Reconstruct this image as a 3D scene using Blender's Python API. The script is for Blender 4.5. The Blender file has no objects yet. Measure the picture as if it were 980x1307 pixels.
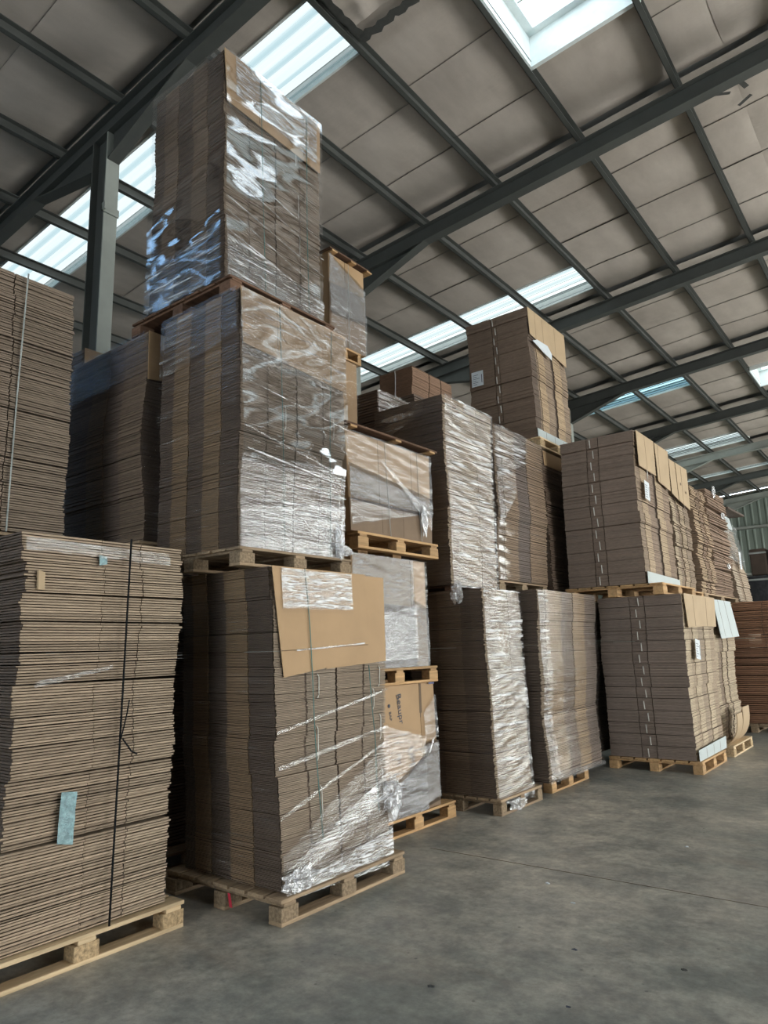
import bpy, bmesh, math, random
from mathutils import Vector, Matrix, noise

# ------------------------------------------------------------------ camera, world, light, exposure
SC = bpy.context.scene
COL = SC.collection
FPX, YAW, PITCH, ROLL, EYE = 900.0, math.radians(37.5), math.radians(11.0), math.radians(-1.6), 1.55
fw = Vector((-math.sin(YAW)*math.cos(PITCH), math.cos(YAW)*math.cos(PITCH), math.sin(PITCH)))
r0 = Vector((math.cos(YAW), math.sin(YAW), 0)); u0 = r0.cross(fw)
rt = math.cos(ROLL)*r0 + math.sin(ROLL)*u0
up = -math.sin(ROLL)*r0 + math.cos(ROLL)*u0
cd = bpy.data.cameras.new('camera'); cam = bpy.data.objects.new('camera', cd); COL.objects.link(cam)
cam.matrix_world = Matrix(((rt.x, up.x, -fw.x, 0), (rt.y, up.y, -fw.y, 0), (rt.z, up.z, -fw.z, EYE), (0, 0, 0, 1)))
cd.sensor_fit = 'HORIZONTAL'; cd.sensor_width = 36; cd.lens = FPX/980*36
cd.clip_start = 0.05; cd.clip_end = 300
SC.camera = cam
W = bpy.data.worlds.new('sky'); SC.world = W; W.use_nodes = True
bg = W.node_tree.nodes['Background']; bg.inputs[0].default_value = (0.86, 0.95, 1.0, 1); bg.inputs[1].default_value = 8.0
vs = SC.view_settings; vs.view_transform = 'Standard'; vs.look = 'None'; vs.gamma = 1; vs.use_curve_mapping = False
vs.exposure = -0.30
cy = SC.cycles
cy.use_denoising = True; cy.max_bounces = 8; cy.diffuse_bounces = 5; cy.glossy_bounces = 4
cy.transparent_max_bounces = 24; cy.transmission_bounces = 6; cy.caustics_reflective = False; cy.caustics_refractive = False
cy.sample_clamp_indirect = 4.0

def area(name, loc, rot, sx, sy, power=0, color=(1, 1, 1), portal=False):
    l = bpy.data.lights.new(name, 'AREA'); l.shape = 'RECTANGLE'; l.size = sx; l.size_y = sy
    l.energy = power; l.color = color
    if portal: l.cycles.is_portal = True
    o = bpy.data.objects.new(name, l); COL.objects.link(o); o.location = loc; o.rotation_euler = rot
    return o
# lights added at unseen door openings, to brighten stacks and make film glints
area('added_door_light', (12.1, 5.5, 2.6), (0, math.radians(90), 0), 4.6, 6.0, 1000, (1.0, 0.97, 0.90))
area('added_door_light', (12.1, 22.0, 2.15), (0, math.radians(90), 0), 3.9, 12.0, 1900, (1.0, 0.97, 0.88))
area('added_door_light', (12.1, 34.0, 2.6), (0, math.radians(90), 0), 4.6, 7.0, 900, (1.0, 0.97, 0.86))
area('added_door_light', (0.0, -11.9, 2.6), (math.radians(90), 0, 0), 8.0, 4.6, 150, (0.80, 0.90, 1.0))

# ------------------------------------------------------------------ node helpers and materials
MATS = {}
def newmat(name):
    m = bpy.data.materials.new(name); m.use_nodes = True
    nt = m.node_tree
    for n in list(nt.nodes): nt.nodes.remove(n)
    out = nt.nodes.new('ShaderNodeOutputMaterial')
    MATS[name] = m
    return m, nt, out
def N(nt, t, **kw):
    n = nt.nodes.new(t)
    for k, v in kw.items():
        if k.startswith('i_'): n.inputs[int(k[2:])].default_value = v
        else: setattr(n, k, v)
    return n
def ramp(nt, src, a, b, ca=(0, 0, 0, 1), cb=(1, 1, 1, 1)):
    r = N(nt, 'ShaderNodeValToRGB'); e = r.color_ramp.elements
    e[0].position = a; e[0].color = ca; e[1].position = b; e[1].color = cb
    nt.links.new(src, r.inputs[0]); return r.outputs[0]
def noise_tex(nt, vec, scale, detail=3, rough=.5, mscale=None, rot=None):
    if mscale or rot:
        mp = N(nt, 'ShaderNodeMapping'); nt.links.new(vec, mp.inputs[0])
        if mscale: mp.inputs['Scale'].default_value = mscale
        if rot: mp.inputs['Rotation'].default_value = rot
        vec = mp.outputs[0]
    n = N(nt, 'ShaderNodeTexNoise'); n.inputs['Scale'].default_value = scale
    n.inputs['Detail'].default_value = detail; n.inputs['Roughness'].default_value = rough
    nt.links.new(vec, n.inputs['Vector']); return n.outputs[0]
def mixc(nt, a, b, fac, mode='MIX'):
    m = N(nt, 'ShaderNodeMixRGB', blend_type=mode)
    for i, v in ((0, fac), (1, a), (2, b)):
        if hasattr(v, 'is_linked') or hasattr(v, 'links'): nt.links.new(v, m.inputs[i])
        else: m.inputs[i].default_value = v if i == 0 else (*v, 1) if len(v) == 3 else v
    return m.outputs[0]
def math_n(nt, op, a, b=None, clamp=False):
    m = N(nt, 'ShaderNodeMath', operation=op); m.use_clamp = clamp
    for i, v in ((0, a), (1, b)):
        if v is None: continue
        if hasattr(v, 'links'): nt.links.new(v, m.inputs[i])
        else: m.inputs[i].default_value = v
    return m.outputs[0]

def simple(name, col, rough=.6, metal=0, var=.15, vscale=4, mscale=None, bump=0, bscale=30, spec=.5, objvar=0):
    m, nt, out = newmat(name)
    b = N(nt, 'ShaderNodeBsdfPrincipled'); tc = N(nt, 'ShaderNodeTexCoord').outputs['Object']
    n = noise_tex(nt, tc, vscale, 4, .6, mscale)
    f = ramp(nt, n, .3, .7, (1-var,)*3+(1,), (1+var,)*3+(1,))
    c = mixc(nt, col, f, 1.0, 'MULTIPLY')
    if objvar:
        oi = N(nt, 'ShaderNodeObjectInfo').outputs['Random']
        g = ramp(nt, oi, 0, 1, (1-objvar, 1-objvar, 1-objvar, 1), (1+objvar, 1+objvar*.9, 1+objvar*.7, 1))
        c = mixc(nt, c, g, 1.0, 'MULTIPLY')
    nt.links.new(c, b.inputs['Base Color'])
    b.inputs['Roughness'].default_value = rough; b.inputs['Metallic'].default_value = metal
    b.inputs['Specular IOR Level'].default_value = spec
    if bump:
        bp = N(nt, 'ShaderNodeBump'); bp.inputs['Strength'].default_value = bump; bp.inputs['Distance'].default_value = .01
        nt.links.new(noise_tex(nt, tc, bscale, 4, .6, mscale), bp.inputs['Height']); nt.links.new(bp.outputs[0], b.inputs['Normal'])
    nt.links.new(b.outputs[0], out.inputs[0])
    return m

# cardboard whose own colour comes from the mesh (per sheet and per fold)
m, nt, out = newmat('cardboard')
b = N(nt, 'ShaderNodeBsdfPrincipled'); at = N(nt, 'ShaderNodeAttribute', attribute_name='col')
tc = N(nt, 'ShaderNodeTexCoord').outputs['Object']
n1 = noise_tex(nt, tc, 1.0, 3, .6, (14, 14, 160)); f1 = ramp(nt, n1, .3, .7, (.78, .78, .78, 1), (1.18, 1.16, 1.14, 1))
n2 = noise_tex(nt, tc, 1.7, 3, .6); f2 = ramp(nt, n2, .3, .75, (.88, .87, .86, 1), (1.1, 1.1, 1.1, 1))
c = mixc(nt, at.outputs['Color'], f1, 1, 'MULTIPLY'); c = mixc(nt, c, f2, 1, 'MULTIPLY')
nt.links.new(c, b.inputs['Base Color']); b.inputs['Roughness'].default_value = .75; b.inputs['Specular IOR Level'].default_value = .25
nt.links.new(b.outputs[0], out.inputs[0])

simple('kraft', (.44, .29, .16), .7, var=.06, vscale=3, spec=.3)
simple('kraft_pale', (.47, .345, .215), .7, var=.05, vscale=3, spec=.3)
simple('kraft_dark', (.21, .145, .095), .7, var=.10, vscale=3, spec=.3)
simple('white_card', (.50, .55, .55), .6, var=.03, vscale=3, spec=.3)
simple('paper', (.66, .70, .73), .7, var=.03, vscale=8)
simple('ink', (.06, .07, .10), .7, var=.1)
simple('carton_dark', (.085, .06, .045), .8, var=.2)
simple('groove', (.16, .11, .07), .8, var=.1)
simple('wood_new', (.66, .50, .31), .7, var=.22, vscale=2.2, mscale=(14, 1.2, 14), bump=.25, bscale=8, objvar=.14, spec=.3)
simple('wood_old', (.34, .25, .165), .8, var=.35, vscale=2.5, mscale=(14, 1.2, 14), bump=.35, bscale=8, objvar=.22, spec=.25)
simple('wood_dark', (.15, .085, .055), .8, var=.3, vscale=2.5, mscale=(14, 1.2, 14), bump=.3, bscale=8, objvar=.2, spec=.25)
simple('wood_orange', (.46, .29, .145), .75, var=.28, vscale=2.5, mscale=(14, 1.2, 14), bump=.3, bscale=8, objvar=.18, spec=.3)
simple('chipboard', (.46, .33, .19), .85, var=.45, vscale=55, bump=.4, bscale=60, spec=.2)
simple('chipboard_old', (.27, .20, .13), .85, var=.4, vscale=55, bump=.4, bscale=60, spec=.2)
simple('steel', (.075, .079, .073), .55, var=.12, vscale=2, spec=.4)
simple('steel_pale', (.30, .32, .29), .5, var=.10, vscale=2, spec=.4)
simple('strap_black', (.008, .009, .010), .8, var=.1, spec=.15)
simple('strap_green', (.07, .17, .15), .5, var=.2)
simple('strap_grey', (.38, .40, .38), .5, var=.2)
simple('strap_white', (.62, .60, .55), .5, var=.1)
simple('tag_red', (.62, .035, .07), .5, var=.1)
simple('tape_blue', (.19, .32, .34), .35, var=.35, vscale=40, bump=.6, bscale=40)
simple('tape_navy', (.05, .06, .16), .5, var=.3, vscale=30)
simple('tape_dark', (.055, .056, .052), .6, var=.15, vscale=20)
simple('frame_white', (.72, .77, .76), .4, var=.06, vscale=10)
simple('dark_wrap', (.035, .037, .042), .22, var=.3, vscale=10, bump=.6, bscale=14)
simple('cladding', (.20, .24, .205), .6, var=.10, vscale=.6, mscale=(1, 1, .2))
simple('wall_grey', (.30, .31, .30), .8, var=.08, vscale=1)

# insulation blanket under the roof sheets
m, nt, out = newmat('insulation')
b = N(nt, 'ShaderNodeBsdfPrincipled'); tc = N(nt, 'ShaderNodeTexCoord').outputs['Object']
n1 = noise_tex(nt, tc, .5, 4, .55); c = mixc(nt, (.41, .36, .315), (.55, .49, .435), ramp(nt, n1, .3, .7))
n2 = noise_tex(nt, tc, 3.5, 4, .6, (1, .35, 1)); c = mixc(nt, c, ramp(nt, n2, .35, .7, (.88, .87, .86, 1), (1.06, 1.06, 1.06, 1)), 1, 'MULTIPLY')
nt.links.new(c, b.inputs['Base Color']); b.inputs['Roughness'].default_value = .42; b.inputs['Specular IOR Level'].default_value = .5
bp = N(nt, 'ShaderNodeBump'); bp.inputs['Strength'].default_value = .35; bp.inputs['Distance'].default_value = .03
nt.links.new(noise_tex(nt, tc, 1.6, 5, .6, (1, 2.5, 1)), bp.inputs['Height']); nt.links.new(bp.outputs[0], b.inputs['Normal'])
nt.links.new(b.outputs[0], out.inputs[0])

# power-floated concrete
m, nt, out = newmat('concrete')
b = N(nt, 'ShaderNodeBsdfPrincipled'); tc = N(nt, 'ShaderNodeTexCoord').outputs['Object']
n1 = noise_tex(nt, tc, .55, 6, .65); n2 = noise_tex(nt, tc, 3.2, 6, .7); n3 = noise_tex(nt, tc, 1.1, 4, .6, (1, 3, 1), (0, 0, .7))
c = mixc(nt, (.225, .235, .215), (.41, .385, .335), ramp(nt, n1, .40, .60))
c = mixc(nt, c, ramp(nt, n2, .38, .62, (.72, .73, .75, 1), (1.22, 1.20, 1.16, 1)), 1, 'MULTIPLY')
c = mixc(nt, c, (.30, .24, .19), math_n(nt, 'MULTIPLY', ramp(nt, n3, .55, .75), .35))
v = N(nt, 'ShaderNodeTexVoronoi'); v.inputs['Scale'].default_value = 2.6; nt.links.new(tc, v.inputs['Vector'])
spots = math_n(nt, 'MULTIPLY', ramp(nt, v.outputs['Distance'], .025, .05, (1, 1, 1, 1), (0, 0, 0, 1)), ramp(nt, noise_tex(nt, tc, 1.3, 2), .48, .6))
c = mixc(nt, c, (.06, .06, .062), math_n(nt, 'MULTIPLY', spots, .7))
nt.links.new(c, b.inputs['Base Color'])
nt.links.new(ramp(nt, n2, .3, .7, (.34, .34, .34, 1), (.55, .55, .55, 1)), b.inputs['Roughness'])
b.inputs['Specular IOR Level'].default_value = .5
n5 = noise_tex(nt, tc, 14, 5, .75); c = mixc(nt, c, ramp(nt, n5, .36, .64, (.80, .80, .80, 1), (1.18, 1.18, 1.17, 1)), 1, 'MULTIPLY')
v2 = N(nt, 'ShaderNodeTexVoronoi'); v2.inputs['Scale'].default_value = 9; nt.links.new(tc, v2.inputs['Vector'])
sp2 = math_n(nt, 'MULTIPLY', ramp(nt, v2.outputs['Distance'], .05, .10, (1, 1, 1, 1), (0, 0, 0, 1)), ramp(nt, noise_tex(nt, tc, 2.1, 3), .50, .60))
c = mixc(nt, c, (.07, .07, .07), math_n(nt, 'MULTIPLY', sp2, .6)); nt.links.new(c, b.inputs['Base Color'])
bp = N(nt, 'ShaderNodeBump'); bp.inputs['Strength'].default_value = .12; bp.inputs['Distance'].default_value = .01
nt.links.new(noise_tex(nt, tc, 18, 5, .6), bp.inputs['Height']); nt.links.new(bp.outputs[0], b.inputs['Normal'])
nt.links.new(b.outputs[0], out.inputs[0])

# translucent roof sheet: daylight comes through, dimmer along the ribs of the profile
def sheet_mat(name, c0, c1):
    m, nt, out = newmat(name)
    tc = N(nt, 'ShaderNodeTexCoord').outputs['Object']
    n = noise_tex(nt, tc, 1.2, 4, .6, (.25, 9, 1))
    w = N(nt, 'ShaderNodeTexWave', wave_type='BANDS', bands_direction='Y'); w.inputs['Scale'].default_value = 1.35
    w.inputs['Distortion'].default_value = .0; nt.links.new(tc, w.inputs[0])
    t = N(nt, 'ShaderNodeBsdfTransparent')
    c = mixc(nt, c0, c1, ramp(nt, w.outputs[0], .03, .35))
    c = mixc(nt, c, ramp(nt, n, .3, .7, (.88, .90, .91, 1), (1, 1, 1, 1)), 1, 'MULTIPLY')
    nt.links.new(c, t.inputs[0])
    g = N(nt, 'ShaderNodeBsdfGlossy'); g.inputs['Roughness'].default_value = .3
    mx = N(nt, 'ShaderNodeMixShader'); mx.inputs[0].default_value = .06
    nt.links.new(t.outputs[0], mx.inputs[1]); nt.links.new(g.outputs[0], mx.inputs[2]); nt.links.new(mx.outputs[0], out.inputs[0])
sheet_mat('roof_sheet', (.115, .14, .142), (.185, .19, .185))
sheet_mat('roof_sheet_blue', (.085, .145, .175), (.14, .21, .225))
sheet_mat('roof_sheet_white', (.15, .165, .16), (.23, .235, .22))
sheet_mat('roof_sheet_right', (.24, .26, .26), (.32, .33, .32))
sheet_mat('roof_sheet_blue_glint', (.20, .34, .52), (.26, .44, .68))  # blue put in for the reflection on the tower's near side
sheet_mat('skylight_glass', (.75, .8, .85), (.9, .9, .9))

# stretch film: clear, glossy, whitened along creases, with glints partly put into the white
def film_mat(name, gloss=.12, milk=.02, crease=.5, rough=.15, cs=(2.2, 34), rot=.1, bump=.5, clo=.52, chi=.62, patch=(.42, .6), tint=(.97, .97, .98), big=0.0):
    m, nt, out = newmat(name)
    uv = N(nt, 'ShaderNodeUVMap').outputs[0]
    st = noise_tex(nt, uv, 1.0, 5, .62, (cs[0], cs[1], 1), (0, 0, rot))
    st2 = noise_tex(nt, uv, 1.0, 4, .6, (cs[0]*2.2, cs[1]*2.4, 1), (0, 0, -rot*1.6))
    pt = noise_tex(nt, uv, 2.0, 3, .5, (1, 1.6, 1))
    cr = math_n(nt, 'MULTIPLY', ramp(nt, st, clo, chi), ramp(nt, st2, .40, .60))
    cr = math_n(nt, 'MULTIPLY', cr, ramp(nt, pt, *patch))
    cr = math_n(nt, 'ADD', math_n(nt, 'MULTIPLY', cr, crease), milk, True)
    fa = N(nt, 'ShaderNodeAttribute', attribute_name='bare').outputs['Fac']      # 1 at a torn edge of the film, 0 inside
    en = noise_tex(nt, uv, 1.0, 4, .6, (9, 30, 1), (0, 0, rot))
    fade = math_n(nt, 'SUBTRACT', 1.0, ramp(nt, math_n(nt, 'ADD', fa, math_n(nt, 'MULTIPLY', en, .8)), .85, 1.15))
    cr = math_n(nt, 'MULTIPLY', cr, fade)
    bp = N(nt, 'ShaderNodeBump'); bp.inputs['Strength'].default_value = bump; bp.inputs['Distance'].default_value = .012
    h = math_n(nt, 'ADD', math_n(nt, 'MULTIPLY', st, 1.0), math_n(nt, 'MULTIPLY', st2, .5))
    if big:
        h = math_n(nt, 'ADD', math_n(nt, 'MULTIPLY', h, 1-big), math_n(nt, 'MULTIPLY', noise_tex(nt, uv, 3.0, 2, .4), big*4))
    nt.links.new(h, bp.inputs['Height'])
    tr = N(nt, 'ShaderNodeBsdfTransparent'); tr.inputs[0].default_value = (*tint, 1)
    di = N(nt, 'ShaderNodeBsdfDiffuse'); di.inputs[0].default_value = (.86, .87, .88, 1); nt.links.new(bp.outputs[0], di.inputs['Normal'])
    gl = N(nt, 'ShaderNodeBsdfGlossy'); gl.inputs['Roughness'].default_value = rough; gl.inputs[0].default_value = (1, 1, 1, 1)
    nt.links.new(bp.outputs[0], gl.inputs['Normal'])
    lw = N(nt, 'ShaderNodeLayerWeight'); lw.inputs[0].default_value = .35; nt.links.new(bp.outputs[0], lw.inputs['Normal'])
    gf = math_n(nt, 'ADD', math_n(nt, 'MULTIPLY', lw.outputs['Fresnel'], .35), gloss, True)
    gf = math_n(nt, 'MULTIPLY', gf, fade)
    a = N(nt, 'ShaderNodeMixShader'); nt.links.new(cr, a.inputs[0]); nt.links.new(tr.outputs[0], a.inputs[1]); nt.links.new(di.outputs[0], a.inputs[2])
    c = N(nt, 'ShaderNodeMixShader'); nt.links.new(gf, c.inputs[0]); nt.links.new(a.outputs[0], c.inputs[1]); nt.links.new(gl.outputs[0], c.inputs[2])
    nt.links.new(c.outputs[0], out.inputs[0])
film_mat('film_clear', .035, .0, .22, .14, clo=.56, chi=.64)
film_mat('film_glossy', .17, .0, .12, .05, cs=(1.0, 9), rot=.25, bump=.10, big=.5)
film_mat('film_taut', .07, .0, .12, .10, cs=(1.3, 22), rot=.16, bump=.14)
film_mat('film_streaked', .10, .01, .60, .12, cs=(1.8, 26), rot=.16, bump=.8, clo=.53, chi=.60, patch=(.30, .55))
film_mat('film_silver', .12, .0, .85, .09, cs=(1.7, 21), rot=.13, bump=1.0, clo=.54, chi=.58, patch=(.22, .45))
film_mat('film_haze', .05, .08, .28, .22, cs=(6, 30), rot=.1, clo=.48, chi=.66, patch=(.2, .6))
film_mat('film_grey', .03, .15, .30, .25, cs=(7, 34), rot=.1, clo=.45, chi=.65, tint=(.60, .61, .63))
film_mat('film_fine', .14, .02, .95, .15, cs=(5, 36), rot=.06, bump=.9, clo=.44, chi=.53, patch=(.10, .3))
film_mat('film_crumple', .18, .14, .6, .14, cs=(14, 16), rot=.7, bump=1.0, clo=.48, chi=.6, patch=(.1, .4))

# ------------------------------------------------------------------ object helpers
def tag(o, label=None, cat=None, group=None, kind=None):
    if label: o['label'] = label
    if cat: o['category'] = cat
    if group: o['group'] = group
    if kind: o['kind'] = kind
    return o
def mesh_obj(name, verts, faces, mats, parent=None, fm=None, cols=None, smooth=False, uvs=None):
    me = bpy.data.meshes.new(name); me.from_pydata(verts, [], faces)
    if isinstance(mats, str): mats = [mats]
    for k in mats: me.materials.append(MATS[k])
    if fm: me.polygons.foreach_set('material_index', fm)
    if smooth: me.polygons.foreach_set('use_smooth', [True]*len(faces))
    if cols:
        ca = me.color_attributes.new('col', 'FLOAT_COLOR', 'CORNER'); buf = []
        for f, c in zip(faces, cols): buf += [c[0], c[1], c[2], 1.0]*len(f)
        ca.data.foreach_set('color', buf)
    if uvs:
        ul = me.uv_layers.new(name='UVMap'); buf = []
        for f in faces:
            for i in f: buf += uvs[i]
        ul.data.foreach_set('uv', buf)
    me.validate(); me.update()
    o = bpy.data.objects.new(name, me); COL.objects.link(o)
    if parent is not None: o.parent = parent
    return o
def empty(name, loc, label, cat, group=None):
    o = bpy.data.objects.new(name, None); COL.objects.link(o); o.location = loc; o.empty_display_size = .1
    return tag(o, label, cat, group)
class MB:
    def __init__(s): s.v = []; s.f = []
    def hexa(s, p):
        n = len(s.v); s.v += [tuple(q) for q in p]
        s.f += [tuple(n+i for i in q) for q in ((0, 3, 2, 1), (4, 5, 6, 7), (0, 1, 5, 4), (1, 2, 6, 5), (2, 3, 7, 6), (3, 0, 4, 7))]
        return s
    def box(s, x0, x1, y0, y1, z0, z1):
        return s.hexa([(x0, y0, z0), (x1, y0, z0), (x1, y1, z0), (x0, y1, z0), (x0, y0, z1), (x1, y0, z1), (x1, y1, z1), (x0, y1, z1)])
    def prism(s, poly, d):
        """polygon (3-D points) extruded by vector d"""
        n = len(s.v); k = len(poly); d = Vector(d)
        s.v += [tuple(p) for p in poly] + [tuple(Vector(p)+d) for p in poly]
        s.f.append(tuple(range(n+k-1, n-1, -1))); s.f.append(tuple(range(n+k, n+2*k)))
        for i in range(k): j = (i+1) % k; s.f.append((n+i, n+j, n+k+j, n+k+i))
        return s
    def tube(s, pts, r, k=6, flat=None):
        pts = [Vector(p) for p in pts]; n = len(s.v)
        for i, p in enumerate(pts):
            t = (pts[min(i+1, len(pts)-1)]-pts[max(i-1, 0)]).normalized()
            a = t.cross(Vector((0, 0, 1)) if abs(t.z) < .9 else Vector((0, 1, 0))).normalized(); b_ = t.cross(a)
            for j in range(k):
                w = 2*math.pi*j/k
                s.v.append(tuple(p + a*math.cos(w)*r + b_*math.sin(w)*r))
        for i in range(len(pts)-1):
            for j in range(k):
                q = (j+1) % k
                s.f.append((n+i*k+j, n+i*k+q, n+(i+1)*k+q, n+(i+1)*k+j))
        s.f.append(tuple(n+j for j in range(k-1, -1, -1))); s.f.append(tuple(n+(len(pts)-1)*k+j for j in range(k)))
        return s
    def build(s, name, mat, parent=None, smooth=False): return mesh_obj(name, s.v, s.f, mat, parent, smooth=smooth)
def bevel(o, w=.004, seg=1):
    md = o.modifiers.new('bevel', 'BEVEL'); md.width = w; md.segments = seg; md.limit_method = 'ANGLE'; return o

# ------------------------------------------------------------------ the building
XR, YE, X_L, X_R, Y_B, Y_F = -7.68, 4.3, -20.0, 12.0, -12.0, 38.6     # column line, first rafter; shell limits
BAY, RIDGE, SL = 4.82, 5.0, .07
RAF = [YE + BAY*k for k in range(-3, 8)]
def zr(x, o=0.0):            # underside of rafters + o
    return 8.35 + o + SL*((x if x <= RIDGE else 2*RIDGE-x) + 5)
PUR = [-3.16 + 1.395*k for k in range(-12, 11)]
STRIP_X1 = -4.56

# floor with a sawn joint
fl = MB().box(X_L, X_R, Y_B, Y_F, -.2, 0)
tag(fl.build('floor', 'concrete'), kind='structure')
jt = MB().prism([(-3.4, 4.905, .0006), (12, 4.955, .0006), (12, 4.960, .0006), (-3.4, 4.911, .0006)], (0, 0, .0008))
tag(jt.build('trim_1', 'groove'), kind='structure')

# walls: ribbed cladding at the far gable, plain elsewhere, with openings for the added door lights
def ribbed(x0, x1, y, z0f, pitch=.33):
    v = []; f = []
    xs = []; x = x0
    while x < x1:
        xs += [(x, 0), (x+.20, 0), (x+.235, -.035), (x+.295, -.035)]; x += pitch
    for xx, d in xs: v += [(xx, y+d, 0), (xx, y+d, z0f(xx))]
    for i in range(len(xs)-1): f.append((2*i, 2*i+2, 2*i+3, 2*i+1))
    return v, f
v, f = ribbed(X_L, X_R, Y_F, lambda x: zr(x, .55))
tag(mesh_obj('wall_far', v, f, 'cladding'), kind='structure')
w = MB().box(X_L-.2, X_L, Y_B, Y_F, 0, 9)
tag(w.build('wall_left', 'wall_grey'), kind='structure')
w = MB()
w.box(X_R, X_R+.2, Y_B, 2.5, 0, 9); w.box(X_R, X_R+.2, 8.5, 16, 0, 9); w.box(X_R, X_R+.2, 28, 30.5, 0, 9); w.box(X_R, X_R+.2, 37.5, Y_F, 0, 9); w.box(X_R, X_R+.2, 30.5, 37.5, 4.9, 9)
w.box(X_R, X_R+.2, 2.5, 8.5, 4.9, 9); w.box(X_R, X_R+.2, 16, 28, 4.9, 9)
tag(w.build('wall_right', 'wall_grey'), kind='structure')
w = MB(); w.box(X_L, -4, Y_B-.2, Y_B, 0, 9.6); w.box(4, X_R, Y_B-.2, Y_B, 0, 9.6); w.box(-4, 4, Y_B-.2, Y_B, 4.9, 9.6)
tag(w.build('wall_back', 'wall_grey'), kind='structure')

# skylight layout: strips (y0, y1) run up the slope from the eaves to STRIP_X1; boxed roof windows
STRIPS = [(4.92-2*BAY, 5.86-2*BAY), (-1.95, -.62), (4.92, 5.86), (12.40, 13.50), (19.55, 20.85), (26.9, 28.35), (32.55, 33.05)]  # first two unseen; second moved and widened to reflect blue in the film
STRIPS_R = [(1.0, 2.0), (5.6, 6.7), (10.6, 11.8), (15.4, 16.6), (20.2, 21.4), (25.0, 26.2), (30.0, 31.2)]     # unseen strips added on the right-hand slope for film glints and light
STRIP_R0 = 2.4
BOXES = [(-1.15, .30, 5.5, 7.0), (-3.16, -1.77, 4.95, 7.48), (-3.16, -1.77, 20.9, 22.5), (-3.16, -1.77, -4.2, -2.6), (-3.16, -1.77, 1.2, 2.7)]  # first and last two added unseen for light; second lengthened for its reflection
def hole(xa, xb, ya, yb):
    xm, ym = (xa+xb)/2, (ya+yb)/2
    for s0, s1 in STRIPS:
        if s0 < ym < s1 and xm < STRIP_X1: return True
    for s0, s1 in STRIPS_R:
        if s0 < ym < s1 and xm > STRIP_R0: return True
    for b0, b1, c0, c1 in BOXES:
        if b0 < xm < b1 and c0 < ym < c1: return True
    return False
# ceiling: insulation blanket pillowing between purlins, rafters and its own seams
xs = sorted(set([X_L] + [round(p, 4) for p in PUR if X_L < p < X_R] + [X_R, RIDGE, STRIP_X1, STRIP_R0] + [b for q in BOXES for b in q[:2]]))
xs = [x for i, x in enumerate(xs) if i == 0 or x - xs[i-1] > .06]
ysb = [Y_B] + RAF + [Y_F]
cuts = sorted(set([round(y, 3) for y in ysb] + [round(y, 3) for s in STRIPS+STRIPS_R for y in s] + [round(y, 3) for q in BOXES for y in q[2:]]))
def ysegs_at(xm):
    cs = [round(y, 3) for y in ysb]
    if xm < STRIP_X1: cs += [y for q in STRIPS for y in q]
    if xm > STRIP_R0: cs += [y for q in STRIPS_R for y in q]
    for b0, b1, c0, c1 in BOXES:
        if b0 < xm < b1: cs += [c0, c1]
    cs = sorted(set(cs)); out = []
    for a, b in zip(cs[:-1], cs[1:]):
        n = max(1, round((b-a)/1.25)) if b-a > .5 else 1
        for i in range(n): out.append((a+(b-a)*i/n, a+(b-a)*(i+1)/n, min(abs(b-r) for r in RAF) < .01 and i == n-1))
    return out
CV = []; CF = []
def ceil_cell(xa, xb, ya, yb, atraf):
    nx = 6; ny = 7
    n0 = len(CV)
    rnd = noise.noise(Vector((xa*1.7, ya*2.3, 0)))
    for i in range(nx+1):
        x = xa+(xb-xa)*i/nx
        for j in range(ny+1):
            s = j/ny; y = ya+(yb-ya)*s
            sag = (.034+.02*rnd)*(1-abs(2*s-1)**2.4)*(1-(2*i/nx-1)**4*.7) if 0 < s < 1 else 0
            wob = .012*noise.noise(Vector((x*1.3, y*1.1, 3.1)))
            lip = .09*s**2 if atraf else 0
            sag += (.010+.02*abs(rnd))*(1-s)
            CV.append((x, y, zr(x, .47) - sag + wob + lip))
    for i in range(nx):
        for j in range(ny):
            a = n0+i*(ny+1)+j; CF.append((a, a+1, a+ny+2, a+ny+1))
for xa, xb in zip(xs[:-1], xs[1:]):
    for ya, yb, ar in ysegs_at((xa+xb)/2):
        if not hole(xa, xb, ya, yb): ceil_cell(xa, xb, ya, yb, ar)
# roof sheet above the blanket keeps the daylight out where it gapes
n0 = len(CV)
tag(mesh_obj('ceiling', CV, CF, 'insulation', smooth=True), kind='structure')
rv = MB()
yall = sorted(set(cuts))
xr_ = sorted(set([X_L, X_R, RIDGE, STRIP_X1, STRIP_R0] + [b for q in BOXES for b in q[:2]]))
for xa, xb in zip(xr_[:-1], xr_[1:]):
    for ya, yb in zip(yall[:-1], yall[1:]):
        if not hole(xa, xb, ya, yb):
            rv.hexa([(xa, ya, zr(xa, .60)), (xb, ya, zr(xb, .60)), (xb, yb, zr(xb, .60)), (xa, yb, zr(xa, .60)),
                     (xa, ya, zr(xa, .66)), (xb, ya, zr(xb, .66)), (xb, yb, zr(xb, .66)), (xa, yb, zr(xa, .66))])
tag(rv.build('ceiling_outer', 'wall_grey'), kind='structure')

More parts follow.
